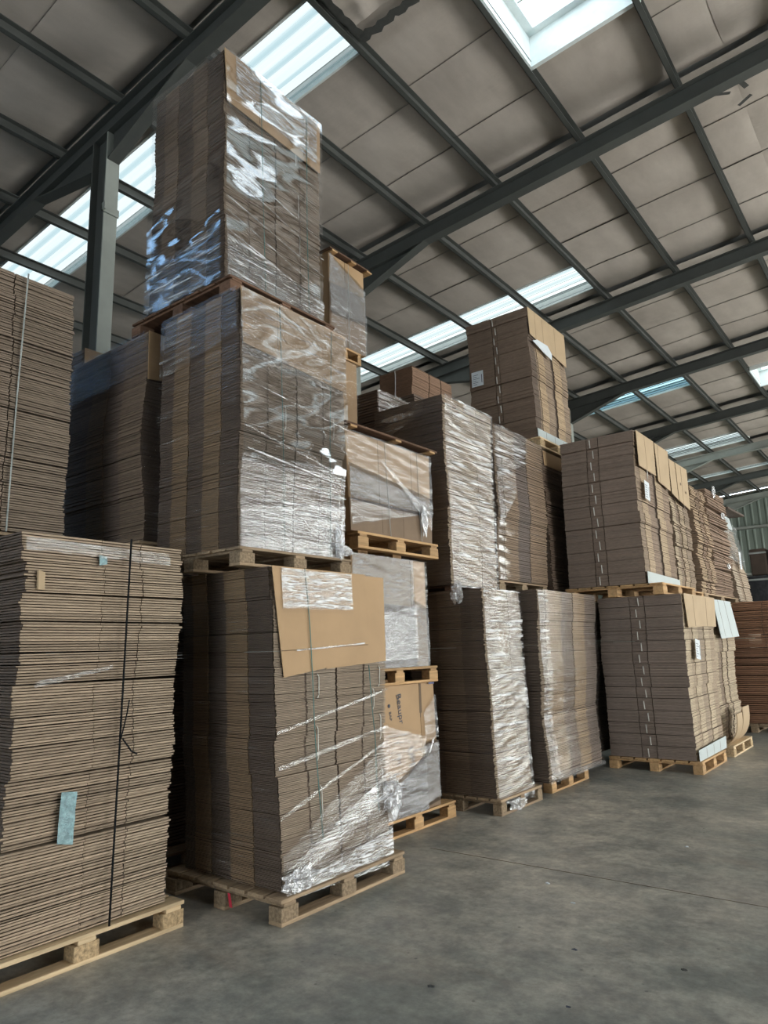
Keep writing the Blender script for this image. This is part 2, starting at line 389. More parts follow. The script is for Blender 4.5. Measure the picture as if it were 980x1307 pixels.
# translucent strips: corrugated panel + light rim; portal for the sky light
wi = 0
for k, (s0, s1, xa, xb) in enumerate([(*q, X_L, STRIP_X1) for q in STRIPS] + [(*q, STRIP_R0, RIDGE) for q in STRIPS_R] + [(*q, RIDGE, X_R) for q in STRIPS_R]):
    v = []; f = []; ny = max(8, int((s1-s0)/.05))
    for j in range(ny+1):
        y = s0+(s1-s0)*j/ny; dz = .02*(1 if (j//2) % 2 else -1)
        v += [(xa, y, zr(xa, .50)+dz), (xb, y, zr(xb, .50)+dz)]
    for j in range(ny): f.append((2*j, 2*j+1, 2*j+3, 2*j+2))
    wi += 1
    wdw = tag(mesh_obj('window_%d' % wi, v, f, 'roof_sheet_blue_glint' if k in (0, 1) else 'roof_sheet_blue' if k == 4 else 'roof_sheet_white' if k in (3, 5, 6) else 'roof_sheet' if k < 7 else 'roof_sheet_right'), kind='structure')
    rim = MB()
    for y in (s0, s1):
        rim.hexa([(xa, y-.015, zr(xa, .44)), (xb, y-.015, zr(xb, .44)), (xb, y+.015, zr(xb, .44)), (xa, y+.015, zr(xa, .44)),
                  (xa, y-.015, zr(xa, .62)), (xb, y-.015, zr(xb, .62)), (xb, y+.015, zr(xb, .62)), (xa, y+.015, zr(xa, .62))])
    for xe in ([xb] if k < 7 else [xa] if xb == RIDGE else []): rim.box(xe-.015, xe+.015, s0, s1, zr(xe, .44), zr(xe, .62))
    tag(rim.build('window_rim', 'frame_white', wdw), label='thin white rim of the roof opening')
    area('sky_portal', ((xa+xb)/2, (s0+s1)/2, zr((xa+xb)/2, .74)), (0, -math.atan(SL) if xa < RIDGE else math.atan(SL), 0), xb-xa, s1-s0, portal=True)
for k, (x0, x1, y0, y1) in enumerate(BOXES):
    wi += 1
    g = MB().hexa([(x0, y0, zr(x0, .95)), (x1, y0, zr(x1, .95)), (x1, y1, zr(x1, .95)), (x0, y1, zr(x0, .95)),
                   (x0, y0, zr(x0, .96)), (x1, y0, zr(x1, .96)), (x1, y1, zr(x1, .96)), (x0, y1, zr(x0, .96))])
    wdw = tag(g.build('window_%d' % wi, 'skylight_glass'), kind='structure')
    fr = MB(); t = .03
    for (a, b, c, d) in ((x0-t, x0+t, y0-t, y1+t), (x1-t, x1+t, y0-t, y1+t), (x0, x1, y0-t, y0+t), (x0, x1, y1-t, y1+t)):
        fr.hexa([(a, c, zr(a, .36)), (b, c, zr(b, .36)), (b, d, zr(b, .36)), (a, d, zr(a, .36)), (a, c, zr(a, .95)), (b, c, zr(b, .95)), (b, d, zr(b, .95)), (a, d, zr(a, .95))])
    fr.build('window_frame', 'frame_white', wdw)
    fl2 = MB(); e = .13; z_ = .80
    for (a, b, c, d) in ((x0+t, x0+e, y0, y1), (x1-e, x1-t, y0, y1), (x0, x1, y0+t, y0+e), (x0, x1, y1-e, y1-t)):
        fl2.hexa([(a, c, zr(a, z_)), (b, c, zr(b, z_)), (b, d, zr(b, z_)), (a, d, zr(a, z_)), (a, c, zr(a, z_+.03)), (b, c, zr(b, z_+.03)), (b, d, zr(b, z_+.03)), (a, d, zr(a, z_+.03))])
    fl2.build('window_casement', 'frame_white', wdw)
    for s in (.35, .6, .8):
        gb = MB(); yy = y0+(y1-y0)*s
        gb.hexa([(x0, yy, zr(x0, .88)), (x1, yy, zr(x1, .88)), (x1, yy+.018, zr(x1, .88)), (x0, yy+.018, zr(x0, .88)), (x0, yy, zr(x0, .90)), (x1, yy, zr(x1, .90)), (x1, yy+.018, zr(x1, .90)), (x0, yy+.018, zr(x0, .90))])
        gb.build('glazing_bar', 'steel_pale', wdw)
    xm = (x0+x1)/2
    area('sky_portal', (xm, (y0+y1)/2, zr(xm, 1.02)), (0, -math.atan(SL) if xm < RIDGE else math.atan(SL), 0), x1-x0, y1-y0, portal=True)

# purlins
for i, px in enumerate(PUR):
    if not (X_L < px < X_R): continue
    p = MB(); z = zr(px, .28)
    p.box(px-.035, px+.035, Y_B, Y_F, z, z+.012)
    p.box(px-.035, px-.027, Y_B, Y_F, z, z+.165)
    p.box(px-.035, px+.035, Y_B, Y_F, z+.155, z+.165)
    k = i-12
    W_ = ['first', 'second', 'third', 'fourth', 'fifth', 'sixth', 'seventh', 'eighth', 'ninth', 'tenth', 'eleventh', 'twelfth']
    if k == 0: lb = 'dark steel purlin along the lower edge of the boxed roof window'
    elif k == 1: lb = 'dark steel purlin along the upper edge of the boxed roof window'
    elif k == -1: lb = 'dark steel purlin where the upper ends of the roof light strips stop'
    elif k > 1: lb = 'dark steel purlin, %s up the slope beyond the boxed roof window' % W_[k-2]
    else: lb = 'dark steel purlin crossing the roof light strips, %s down from their upper ends' % W_[-k-2]
    tag(p.build('roof_purlin', 'steel'), lb, 'beam', 'roof purlins')
# rafters (I-section, horizontal web along X) with haunches at the columns
ORD = ['second behind the camera', 'third', 'x']
def rafter(y, label, pale=False, haunch=True):
    root = empty('roof_rafter', (XR, y, zr(XR)), label, 'beam', None)
    mat = 'steel_pale' if pale else 'steel'
    ox, oy, oz = XR, y, zr(XR)
    def L(x, yy, o): return (x-ox, yy-oy, zr(x, o)-oz)
    def bar(nm, y0, y1, o0, o1, m_=mat):
        mb = MB()
        for xa, xb in ((X_L, RIDGE), (RIDGE, X_R)):
            mb.hexa([L(xa, y0, o0), L(xb, y0, o0), L(xb, y1, o0), L(xa, y1, o0), L(xa, y0, o1), L(xb, y0, o1), L(xb, y1, o1), L(xa, y1, o1)])
        return mb.build(nm, m_, root)
    bar('bottom_flange', y-.085, y+.085, 0, .014); bar('web', y-.006, y+.006, .014, .27); bar('top_flange', y-.085, y+.085, .266, .28)
    if haunch:
        for s in (-1, 1):
            x0, x1 = XR+s*.16, XR+s*1.75
            h = MB(); h.prism([L(x0, y-.005, 0), L(x1, y-.005, 0), L(x0, y-.005, -.42)], (0, .01, 0))
            a, b_ = Vector(L(x0, y-.08, -.42)), Vector(L(x1, y-.08, -.0))
            h.hexa([a, b_, b_+Vector((0, .16, 0)), a+Vector((0, .16, 0)), a+Vector((0, 0, .02)), b_+Vector((0, 0, .02)), b_+Vector((0, .16, .02)), a+Vector((0, .16, .02))])
            h.build('haunch', mat, root)
    return root
names = {-3: 'grey steel roof rafter farthest back beyond the camera', -2: 'grey steel roof rafter over the unseen rear end',
         -1: 'grey steel roof rafter just behind the camera', 0: 'dark grey steel rafter resting on the near column at upper left',
         1: 'large grey steel rafter crossing behind the tallest wrapped tower', 2: 'grey steel rafter passing behind the stack with the square paper label',
         3: 'dark steel rafter in front of the bluish roof light', 4: 'dark steel rafter just above the stack with tan flaps',
         5: 'pale grey steel rafter just beyond the far short roof light', 6: 'dark haunched rafter nearest the far gable wall',
         7: 'pale steel gable rafter set against the far green wall'}
for k, y in zip(range(-3, 8), RAF):
    rafter(y, names[k], pale=(k in (5, 7)))
# columns: H-section, flanges facing the aisle
def column(y, label):
    h = zr(XR)-.01; root = empty('steel_column', (XR, y, 0), label, 'column')
    MB().box(.155, .175, -.09, .09, .012, h).build('flange', 'steel_pale', root)  # aisle flange paler: light from the aisle is put into its colour
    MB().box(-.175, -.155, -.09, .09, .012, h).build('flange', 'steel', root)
    MB().box(-.155, .155, -.006, .006, .012, h).build('web', 'steel', root)
    MB().box(-.25, .25, -.18, .18, 0, .015).build('base_plate', 'steel', root)
    cl = MB().box(.175, .20, -.13, .10, h-1.15, h-1.05).box(.175, .26, -.13, -.11, h-1.15, h-1.05).build('bracket', 'steel_pale', root)
cn = {0: 'grey steel column rising behind the stacks at upper left', 1: 'grey steel column hidden behind the wrapped tower', 2: 'grey steel column behind the labelled stack',
      3: 'grey steel column in the fourth frame', 4: 'grey steel column in the fifth frame', 5: 'grey steel column in the sixth frame', 6: 'grey steel column nearest the far wall'}
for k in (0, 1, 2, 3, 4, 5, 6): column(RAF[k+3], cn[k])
# sheeting rails on the far gable
for z in (2.4, 4.6, 6.9):
    r = MB().box(X_L, X_R, Y_F-.22, Y_F-.05, z, z+.02).box(X_L, X_R, Y_F-.22, Y_F-.20, z, z+.14)
    tag(r.build('wall_rail', 'steel_pale'), {2.4: 'lowest', 4.6: 'middle', 6.9: 'highest'}[z]+' horizontal steel rail on the far green wall', 'rail')
# torn foil and dark tape on the roof blanket between the near roof light and the window box
root = empty('insulation_patch', (-4.3, 5.95, zr(-4.3, .40)), 'torn wrinkled insulation patch edged with dark tape at the top of the roof', 'insulation')
mb_v = []; mb_f = []
nx, ny = 26, 10
for i in range(nx+1):
    for j in range(ny+1):
        x = -4.45+1.22*i/nx; y = 4.45+1.05*j/ny
        z = zr(x, .40) + .05*noise.noise(Vector((x*6, y*6, 1))) - .02
        mb_v.append((x+4.3, y-5.95, z-zr(-4.3, .40)))
for i in range(nx):
    for j in range(ny): a = i*(ny+1)+j; mb_f.append((a, a+1, a+ny+2, a+ny+1))
mesh_obj('foil', mb_v, mb_f, 'insulation', root, smooth=True)
def ceil_tape(pts, w, o, parent=None, name='tape', mat='tape_dark', org=None):
    v = []; f = []; rr = random.Random(5)
    for i, (x, y) in enumerate(pts):
        dx, dy = (Vector((*pts[min(i+1, len(pts)-1)], 0))-Vector((*pts[max(i-1, 0)], 0))).normalized()[:2]
        a = w*(1+.35*(rr.random()-.5)); b_ = w*(1+.35*(rr.random()-.5))
        for sx, ww in ((-1, a), (1, b_)):
            px_, py_ = x-dy*sx*ww, y+dx*sx*ww
            for dz in (0, .004): v.append(Vector((px_, py_, zr(px_, o+dz))) - (Vector(org) if org else Vector((0, 0, 0))))
    for i in range(len(pts)-1):
        k = 4*i
        f += [(k, k+2, k+6, k+4), (k+1, k+5, k+7, k+3), (k, k+4, k+5, k+1), (k+2, k+3, k+7, k+6)]
    f += [(0, 1, 3, 2), (4*len(pts)-4, 4*len(pts)-2, 4*len(pts)-1, 4*len(pts)-3)]
    return mesh_obj(name, v, f, mat, parent)
org = (-4.3, 5.95, zr(-4.3, .40))
ceil_tape([(-4.48+i*.06, 5.66+.018*math.sin(i*2.1)+.012*math.sin(i*5.3)) for i in range(24)], .055, .345, root, org=org)
ceil_tape([(-4.46+.012*math.sin(i*2.3), 5.64-.07*i) for i in range(18)], .045, .345, root, org=org)
for (pa, pb, w_, lb) in (((-1.43, 9.67), (-1.25, 9.79), .022, 'short dark tape strip stuck on the ceiling beside the rafter, lowest of the three'),
                    ((-1.10, 9.66), (-1.05, 9.84), .03, 'dark tape scrap hanging from the rafter edge at upper right'),
                    ((-1.21, 10.13), (-1.03, 10.03), .024, 'slanted dark tape strip on the ceiling clear of the rafter')):
    tag(ceil_tape([pa, pb], w_, .385, name='ceiling_tape'), lb, 'tape')

# ------------------------------------------------------------------ pallets
def make_pallet(wood='wood_orange', block='chipboard', lx=1.0, ly=1.2, seed=0):
    """bottom boards and deck boards run along Y"""
    rr = random.Random(seed)
    root = bpy.data.objects.new('pallet', None); COL.objects.link(root); root.empty_display_size = .1
    xs3 = (.05, lx/2, lx-.05)
    def sub(nm, args, mt):
        o = MB().box(*args).build(nm, mt, root); bevel(o, .003); return o
    for x in xs3: sub('bottom_board', (x-.05, x+.05, 0, ly, 0, .022), wood)
    for x in xs3:
        for y in (.0, ly/2-.07, ly-.14): sub('block', (x-.05, x+.05, y, y+.14, .022, .100), block)
    for y in (.07, ly/2, ly-.07): sub('stringer', (0, lx, y-.05, y+.05, .100, .122), wood)
    n = 7; g = .02; w_ = (lx-g*(n-1))/n
    for i in range(n):
        x = i*(w_+g); sub('deck_board', (x, x+w_, rr.uniform(-.004, .004), ly+rr.uniform(-.004, .004), .122, .144), wood)
    return root
PAL = {}
def pallet(x0, x1, y0, y1, z, label, wood='wood_orange', block=None, h=.144):
    key = (wood, block)
    bm_ = block or {'wood_new': 'chipboard', 'wood_old': 'chipboard_old', 'wood_orange': 'wood_orange', 'wood_dark': 'wood_dark'}[wood]
    if key not in PAL: r = PAL[key] = make_pallet(wood, bm_)
    else:
        src = PAL[key]; r = src.copy(); COL.objects.link(r)
        for ch in src.children:
            c = ch.copy(); COL.objects.link(c); c.parent = r
    r.location = (x0, y0, z); r.scale = ((x1-x0)/1.0, (y1-y0)/1.2, h/.144)
    tag(r, label, 'pallet', 'wooden pallets under the cardboard')
    return r

# ------------------------------------------------------------------ cardboard stacks
class Stack:
    """a load of flat cardboard: outline at the bottom (x0,x1,y0,y1), shifts at the top, bundles of sheets"""
    def __init__(s, name, label, X, Y, Z, top=(0, 0, 0, 0), n=100, bundles=6, segN=None, segX=None, col=(.27, .20, .14),
                 jit=.004, bj=.008, gap=.22, wob=.01, seed=1, tilt=0.0, cat='cardboard stack', group=None, colv=.14, dips=None, deep=.012):
        s.x0, s.x1 = X; s.y0, s.y1 = Y; s.z0, s.z1 = Z; s.top = top; s.seed = seed; s.wob = wob
        s.root = empty(name, (s.x1, s.y0, s.z0), label, cat, group); s.dips = dips or []
        rr = random.Random(seed)
        s.boff = [(rr.uniform(-bj, bj), rr.uniform(-bj, bj)) for _ in range(bundles)]
        s.nb = bundles; segN = segN or [(1, col, 0)]; segX = segX or [(1, col, 0)]
        per = n/bundles; H = s.z1-s.z0; pitch = H/n
        for b in range(bundles):
            V = []; F = []; C = []
            i0, i1 = round(b*per), round((b+1)*per)
            for i in range(i0, i1):
                v = (i+.5)/n; c = s.rect(v, b)
                jx0, jx1, jy0, jy1 = [rr.uniform(-jit, jit)*(1 if rr.random() > .06 else 2.6) for _ in range(4)]
                X0, X1, Y0, Y1 = c[0]+jx0, c[1]+jx1, c[2]+jy0, c[3]+jy1
                g = gap*(1 if rr.random() > .08 else 1.8)
                za, zb = i*pitch, (i+1-g)*pitch
                if i == i0: za += pitch*.25
                cv = 1+rr.uniform(-colv, colv)
                out = []; cl = []
                a = X0; tot = sum(q[0] for q in segN)
                for w_, cc, d in segN:
                    nx_ = a + (X1-X0)*w_/tot; dd = d + (rr.uniform(0, deep*.35) if d else 0)
                    out += [(a, Y0+dd), (nx_, Y0+dd)]; cl += [cc, cc]; a = nx_
                cl[-1] = segX[0][1]
                a = Y0; tot = sum(q[0] for q in segX)
                for w_, cc, d in segX:
                    ny_ = a + (Y1-Y0)*w_/tot; dd = d + (rr.uniform(0, deep*.35) if d else 0)
                    out += [(X1-dd, a), (X1-dd, ny_)]; cl += [cc, cc]; a = ny_
                out += [(X0, Y1)]; cl[-1] = col; cl += [col]
                k = len(out); n0 = len(V)
                tl = tilt*math.sin(b*2.4+1)
                def tz(y): return tl*(y-Y0)
                V += [(x-s.x1, y-s.y0, za+tz(y)) for x, y in out] + [(x-s.x1, y-s.y0, zb+tz(y)) for x, y in out]
                for q in range(k):
                    r_ = (q+1) % k
                    F.append((n0+q, n0+r_, n0+k+r_, n0+k+q)); cc = cl[q]; C.append((cc[0]*cv, cc[1]*cv, cc[2]*cv))
                F.append(tuple(range(n0+k, n0+2*k))); C.append(col)
                F.append(tuple(range(n0+k-1, n0-1, -1))); C.append(col)
            mesh_obj('bundle', V, F, 'cardboard', s.root, cols=C)
    def rect(s, v, b=None):
        """outline at height fraction v (world)"""
        t = s.top; q = s.seed*7.3
        def w(k): return s.wob*noise.noise(Vector((v*3.1, k*5.7, q)))*1.6
        o = (0, 0) if b is None else s.boff[b]
        return (s.x0+t[0]*v+w(1), s.x1+t[1]*v+w(2)+o[0], s.y0+t[2]*v+w(3)+o[1], s.y1+t[3]*v+w(4))
    def pt(s, face, u, v, off=.0):
        """point on a face, local to the root: face 'N' (towards -Y, u from left to front corner) or 'X' (towards +X, u from corner to far end)"""
        c = s.rect(max(0, min(1, v))); z = (s.z1-s.z0)*v
        if face == 'N': return Vector((c[0]+(c[1]-c[0])*u - s.x1, c[2]-off-s.y0, z))
        return Vector((c[1]+off-s.x1, c[2]+(c[3]-c[2])*u-s.y0, z))
    # -- parts laid on the faces
    def card(s, face, poly, mat='kraft', name='cover_sheet', off=.016, th=.005, grooves=(), label=None, bend=0.0):
        mb = MB(); nrm = Vector((0, -1, 0)) if face == 'N' else Vector((1, 0, 0))
        # flat sheet following two end points of the stack's own face, hung just clear of it
        P = []
        for u, v in poly:
            p = s.pt(face, u, v, off+bend*(1-v)); P.append(p)
        mb.prism(P, nrm*th)
        o = mb.build(name, mat, s.root)
        if label: o['label'] = label
        for g in grooves:
            (ua, va), (ub, vb) = g
            q = [s.pt(face, ua, va, off+th+bend*(1-va)), s.pt(face, ub, vb, off+th+bend*(1-vb))]
            MB().tube(q, .0022, 4).build('crease', 'groove', o)
        return o
    def line(s, face, pts, mat, r=.003, name='strap', off=.012, parent=None, sub=8, straight=False):
        P = []
        if straight: w_ = s.wob; s.wob = 0
        for (ua, va), (ub, vb) in zip(pts[:-1], pts[1:]):
            for i in range(sub): P.append(s.pt(face, ua+(ub-ua)*i/sub, va+(vb-va)*i/sub, off))
        P.append(s.pt(face, *pts[-1], off))
        if straight: s.wob = w_
        return MB().tube(P, r, 5).build(name, mat, parent or s.root, smooth=True)
    def band(s, face, u0, u1, lo0, hi0, lo1, hi1, mat, off=.02, amp=.006, nu=26, nv=60, name='stretch_film', fx=2.0, fz=18.0, diag=2.0, wrap=False):
        V = []; F = []; U = []; E_ = []; q = s.seed*3.1; H = s.z1-s.z0
        Lw = (s.x1-s.x0) if face == 'N' else (s.y1-s.y0)
        base = -(s.x1-s.x0) if face == 'N' else 0
        for i in range(nu+1):
            a = i/nu; u = u0+(u1-u0)*a
            for j in range(nv+1):
                b = j/nv; lo = lo0+(lo1-lo0)*a; hi = hi0+(hi1-hi0)*a; v = lo+(hi-lo)*b
                pu = base+u*Lw; pv = v*H
                d = noise.noise(Vector((pu*fx, pv*fz+pu*diag, q)))+.5*noise.noise(Vector((pu*fx*2.3, pv*fz*2.2-pu*diag*1.5, q+9)))
                d += .8*noise.noise(Vector((pu*2.6, pv*3.0, q+4)))
                V.append(s.pt(face, u, v, off+amp*d)); U.append((pu, pv))
                hh = abs(hi-lo)*H; dd = min(b, 1-b)*hh
                if (b < .5 and lo < .02) or (b > .5 and hi > .975): dd = 9
                E_.append(max(0, 1-dd/min(.07, hh*.5)))
        for i in range(nu):
            for j in range(nv):
                a = i*(nv+1)+j; F.append((a, a+nv+1, a+nv+2, a+1))
        o = mesh_obj(name, V, F, mat, s.root, smooth=True, uvs=U)
        o.data.attributes.new('bare', 'FLOAT', 'POINT').data.foreach_set('value', E_)
        return o
    def label(s, face, u, v, w_, h_, rot=0.0, off=.024, lines=6, shear=0.0, text='white printed paper label'):
        
        o0 = s.pt(face, u, v, off); ax = Vector((1, 0, 0)) if face == 'N' else Vector((0, 1, 0)); nr = Vector((0, -1, 0)) if face == 'N' else Vector((1, 0, 0))
        ca, sa = math.cos(rot), math.sin(rot)
        def q(a, b, e=0): return o0 + ax*(a*ca-b*sa) + Vector((0, 0, 1))*(a*sa+b*ca) + nr*e
        o = MB().prism([q(0, 0), q(w_, 0), q(w_, h_), q(0, h_)], nr*.0015).build('paper_label', 'paper', s.root); o['label'] = text
        rr = random.Random(int(u*1000)+lines); pm = MB()
        for k in range(lines):
            b = h_*(.12+.76*k/lines); a0 = w_*.12; a1 = w_*(.35+.4*rr.random())
            pm.prism([q(a0, b, .002), q(a1, b, .002), q(a1, b+h_*.03, .002), q(a0, b+h_*.03, .002)], nr*.0004)
        pm.prism([q(w_*.84, h_*.2, .002), q(w_*.90, h_*.2, .002), q(w_*.90, h_*.75, .002), q(w_*.84, h_*.75, .002)], nr*.0004)
        pm.build('print', 'ink', o)
        return o
    def crumple(s, p, size, seed=0, name='crumpled_film', mat='film_crumple'):
        bm = bmesh.new(); bmesh.ops.create_icosphere(bm, subdivisions=4, radius=1)
        for vv in bm.verts:
            n_ = vv.co.normalized(); k = 1+.55*noise.noise(n_*2.1+Vector((seed, 0, 0)))+.35*noise.noise(n_*6+Vector((seed, 3, 0)))
            vv.co = Vector((n_.x*size[0]*k, n_.y*size[1]*k, n_.z*size[2]*k))
        uvl = bm.loops.layers.uv.new('UVMap')
        for f_ in bm.faces:
            for lp in f_.loops: lp[uvl].uv = (lp.vert.co.y+lp.vert.co.x, lp.vert.co.z)
        me = bpy.data.meshes.new(name); bm.to_mesh(me); bm.free(); me.materials.append(MATS[mat])
        o = bpy.data.objects.new(name, me); COL.objects.link(o); o.parent = s.root; o.location = p; return o

K = (.30, .205, .125)      # folded kraft edges
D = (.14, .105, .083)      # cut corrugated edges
G = (.30, .235, .175)       # greyish cut edges
R = (.29, .22, .16)
GD = (.22, .172, .13)
P = (.47, .38, .27)        # pale cut edges
BR = (.26, .14, .085)      # reddish brown boxes

# ---- nearest stack on the left, black strap
pallet(-4.72, -3.70, 1.60, 2.80, 0, 'pale new pallet under the nearest stack at lower left', 'wood_new')
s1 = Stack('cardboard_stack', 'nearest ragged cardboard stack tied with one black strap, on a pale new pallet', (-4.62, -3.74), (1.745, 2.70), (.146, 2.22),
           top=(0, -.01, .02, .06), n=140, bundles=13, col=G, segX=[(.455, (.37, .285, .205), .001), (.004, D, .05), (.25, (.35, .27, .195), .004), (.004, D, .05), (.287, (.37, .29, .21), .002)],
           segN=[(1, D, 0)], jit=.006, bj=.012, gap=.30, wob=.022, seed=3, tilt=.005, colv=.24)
s1.line('X', [(.60, 1.005), (.60, .0)], 'strap_black', .006, off=.045, sub=6, straight=True)
s1.line('X', [(.60, .46), (.63, .525), (.64, .56)], 'strap_black', .004, 'strap_tail', off=.055, straight=True)
s1.line('X', [(.60, .46), (.66, .425), (.70, .415)], 'strap_black', .005, 'strap_tail', off=.07, straight=True)
o = s1.band('X', .285, .375, .225, .345, .215, .34, 'tape_blue', off=.016, amp=.004, nu=6, nv=16, name='blue_tape', fx=20)
s1.band('X', .42, .47, .925, .955, .93, .95, 'tape_blue', off=.016, amp=.003, nu=4, nv=5, name='blue_tape', fx=20)
s1.card('X', [(.06, .85), (.095, .85), (.095, .895), (.06, .90)], 'kraft_pale', 'cardboard_tab', off=.012, th=.02)
s1.band('X', .0, .9, .945, .985, .93, .975, 'film_streaked', off=.02, amp=.006, nu=30, nv=8, name='film_shred')
s1.band('X', .1, .55, .60, .625, .64, .66, 'film_streaked', off=.02, amp=.005, nu=20, nv=6, name='film_shred')

# ---- the centre tower, three loads high
pallet(-4.30, -3.20, 3.10, 4.30, 0, 'weathered pallet with a red tag under the front wrapped stack', 'wood_old')
SEG2 = [(.10, D, .006), (.17, K, 0), (.20, D, .008), (.20, K, 0), (.33*.5, D, .007), (.01, D, .02), (.12, D, .006)]
SEG2 = [(.13, D, .006), (.17, K, 0), (.21, D, .007), (.23, K, 0), (.26, D, .006)]
s2 = Stack('wrapped_cardboard_stack', 'front wrapped stack with a tilted tan cover sheet, lowest load of the tall tower', (-4.22, -3.28), (3.17, 4.22), (.146, 2.105),
           top=(-.08, -.10, 0, .14), n=190, bundles=9, segN=SEG2, segX=[(.24, G, 0), (.02, D, .006), (.25, (.325, .265, .205), .002), (.012, D, .01), (.24, G, 0), (.02, D, .006), (.22, (.31, .25, .19), .002)],
           col=G, jit=.003, bj=.009, gap=.26, wob=.014, seed=5)
s2.card('X', [(.0, 1.0), (.80, 1.0), (.80, .685), (.06, .635)], 'kraft', off=.018, grooves=[((.03, .72), (.80, .735))], label='large tan cover sheet hanging askew')
s2.card('X', [(.42, .995), (.995, .995), (.995, .672), (.42, .655)], 'kraft', off=.010, label='second tan cover sheet behind the first')
for (u, v0, v1) in ((.34, .56, .64), (.92, .58, .655), (.33, .36, .47), (.93, .39, .48), (.345, .17, .28), (.94, .19, .29), (.86, .50, .575)):
    s2.line('X', [(u, v1), (u+.012, v1-.01), (u+.012, v0+.01), (u, v0)], 'strap_white', .0035, 'bundle_strap', off=.012, sub=3)
s2.line('X', [(.25, 1.0), (.29, .55), (.33, .12)], 'strap_green', .0035, 'strap', off=.03)
s2.line('X', [(.80, .66), (.86, .40), (.87, .15)], 'strap_green', .0035, 'strap', off=.03)
s2.band('X', .06, .66, .845, .995, .845, .995, 'film_fine', off=.032, amp=.004)
s2.band('X', .15, .75, .715, .725, .735, .745, 'film_fine', off=.04, amp=.003, nv=4)
s2.band('X', .0, 1.0, .455, .475, .56, .575, 'film_streaked', off=.03, nv=6)
s2.band('X', .0, 1.0, .345, .37, .42, .445, 'film_streaked', off=.03, nv=8)
s2.band('X', .0, 1.0, .20, .225, .375, .39, 'film_streaked', off=.03, nv=8)
s2.band('X', .0, 1.0, -.02, .12, .05, .40, 'film_clear', off=.034, nv=40, diag=-6)
s2.band('X', .02, .98, .0, .08, .17, .29, 'film_silver', off=.04, nv=30, diag=-8)
s2.band('X', .0, .98, -.015, .035, -.035, .10, 'film_fine', off=.05, nv=20, diag=-4)
s2.band('N', 0, 1, -.01, .9, -.01, .9, 'film_clear', off=.02, amp=.003)
s2.crumple(s2.pt('X', .99, .19, .06), (.05, .07, .11), 2)
s2.crumple(s2.pt('X', .10, .03, .05), (.03, .12, .06), 7)
o = MB().prism([(-3.66, 3.09, .11), (-3.64, 3.09, .11), (-3.615, 3.088, .035), (-3.64, 3.088, .035)], (0, .004, 0)).build('warning_tag', 'tag_red')
tag(o, 'thin red tag hanging on the block of the weathered front pallet', 'tag')

pallet(-4.55, -3.49, 3.01, 4.12, 2.107, 'weathered pallet carrying the middle load of the tall tower', 'wood_old', h=.125)
SEG3 = [(.18, D, .005), (.20, K, 0), (.20, D, .006), (.20, K, 0), (.22, D, .005)]
s3 = Stack('wrapped_cardboard_stack', 'glossy wrapped middle load of the tall tower with a tan top card', (-4.46, -3.55), (3.03, 4.06), (2.234, 4.085),
           top=(.04, -.01, 0, .09), n=170, bundles=7, segN=SEG3, segX=[(.22, GD, 0), (.02, D, .006), (.25, GD, .002), (.012, D, .01), (.24, GD, 0), (.02, D, .006), (.22, GD, .002)],
           col=G, jit=.003, bj=.008, gap=.26, wob=.014, seed=8)
s3.card('X', [(.0, 1.0), (.995, 1.0), (.995, .735), (.02, .775)], 'kraft', off=.014, grooves=[((.32, .78), (.31, .99))])
s3.band('X', 0, 1.0, .70, 1.0, .70, 1.0, 'film_streaked', off=.026, amp=.005)
s3.band('X', 0, 1.0, .0, .36, .0, .40, 'film_streaked', off=.03, amp=.008, nu=30, nv=50, fz=12)
s3.band('X', 0, 1.0, .30, .99, .34, .99, 'film_glossy', off=.034, amp=.011, nu=40, nv=110, fx=1.5, fz=4, diag=2)
s3.band('X', 0, 1.0, .0, .16, .0, .24, 'film_silver', off=.046, amp=.006, nv=40)
for a_, b_ in ((.62, .55), (.44, .34), (.36, .30), (.26, .25), (.17, .20)):
    s3.band('X', 0, 1.0, a_, a_+.012, b_, b_+.010, 'film_silver', off=.05, amp=.004, nv=4)
s3.band('N', 0, 1, .72, 1.0, .80, 1.0, 'film_streaked', off=.024, amp=.005)
s3.band('N', 0, 1, .0, .74, .0, .80, 'film_clear', off=.03, amp=.003)
s3.line('X', [(.33, .99), (.37, .5), (.40, .0)], 'strap_green', .003, off=.03, straight=True); s3.line('X', [(.84, .99), (.84, .5), (.86, .0)], 'strap_green', .003, off=.03, straight=True)
for (u, v0, v1) in ((.38, .48, .58), (.86, .50, .60), (.40, .22, .31), (.86, .27, .36), (.40, .04, .12)):
    s3.line('X', [(u, v1), (u+.012, v1-.01), (u+.012, v0+.01), (u, v0)], 'strap_white', .003, 'bundle_strap', off=.012, sub=3)
s3.crumple(s3.pt('X', .93, .06, .06), (.03, .03, .12), 4); s3.crumple(s3.pt('X', .99, .03, .06), (.03, .08, .035), 5)

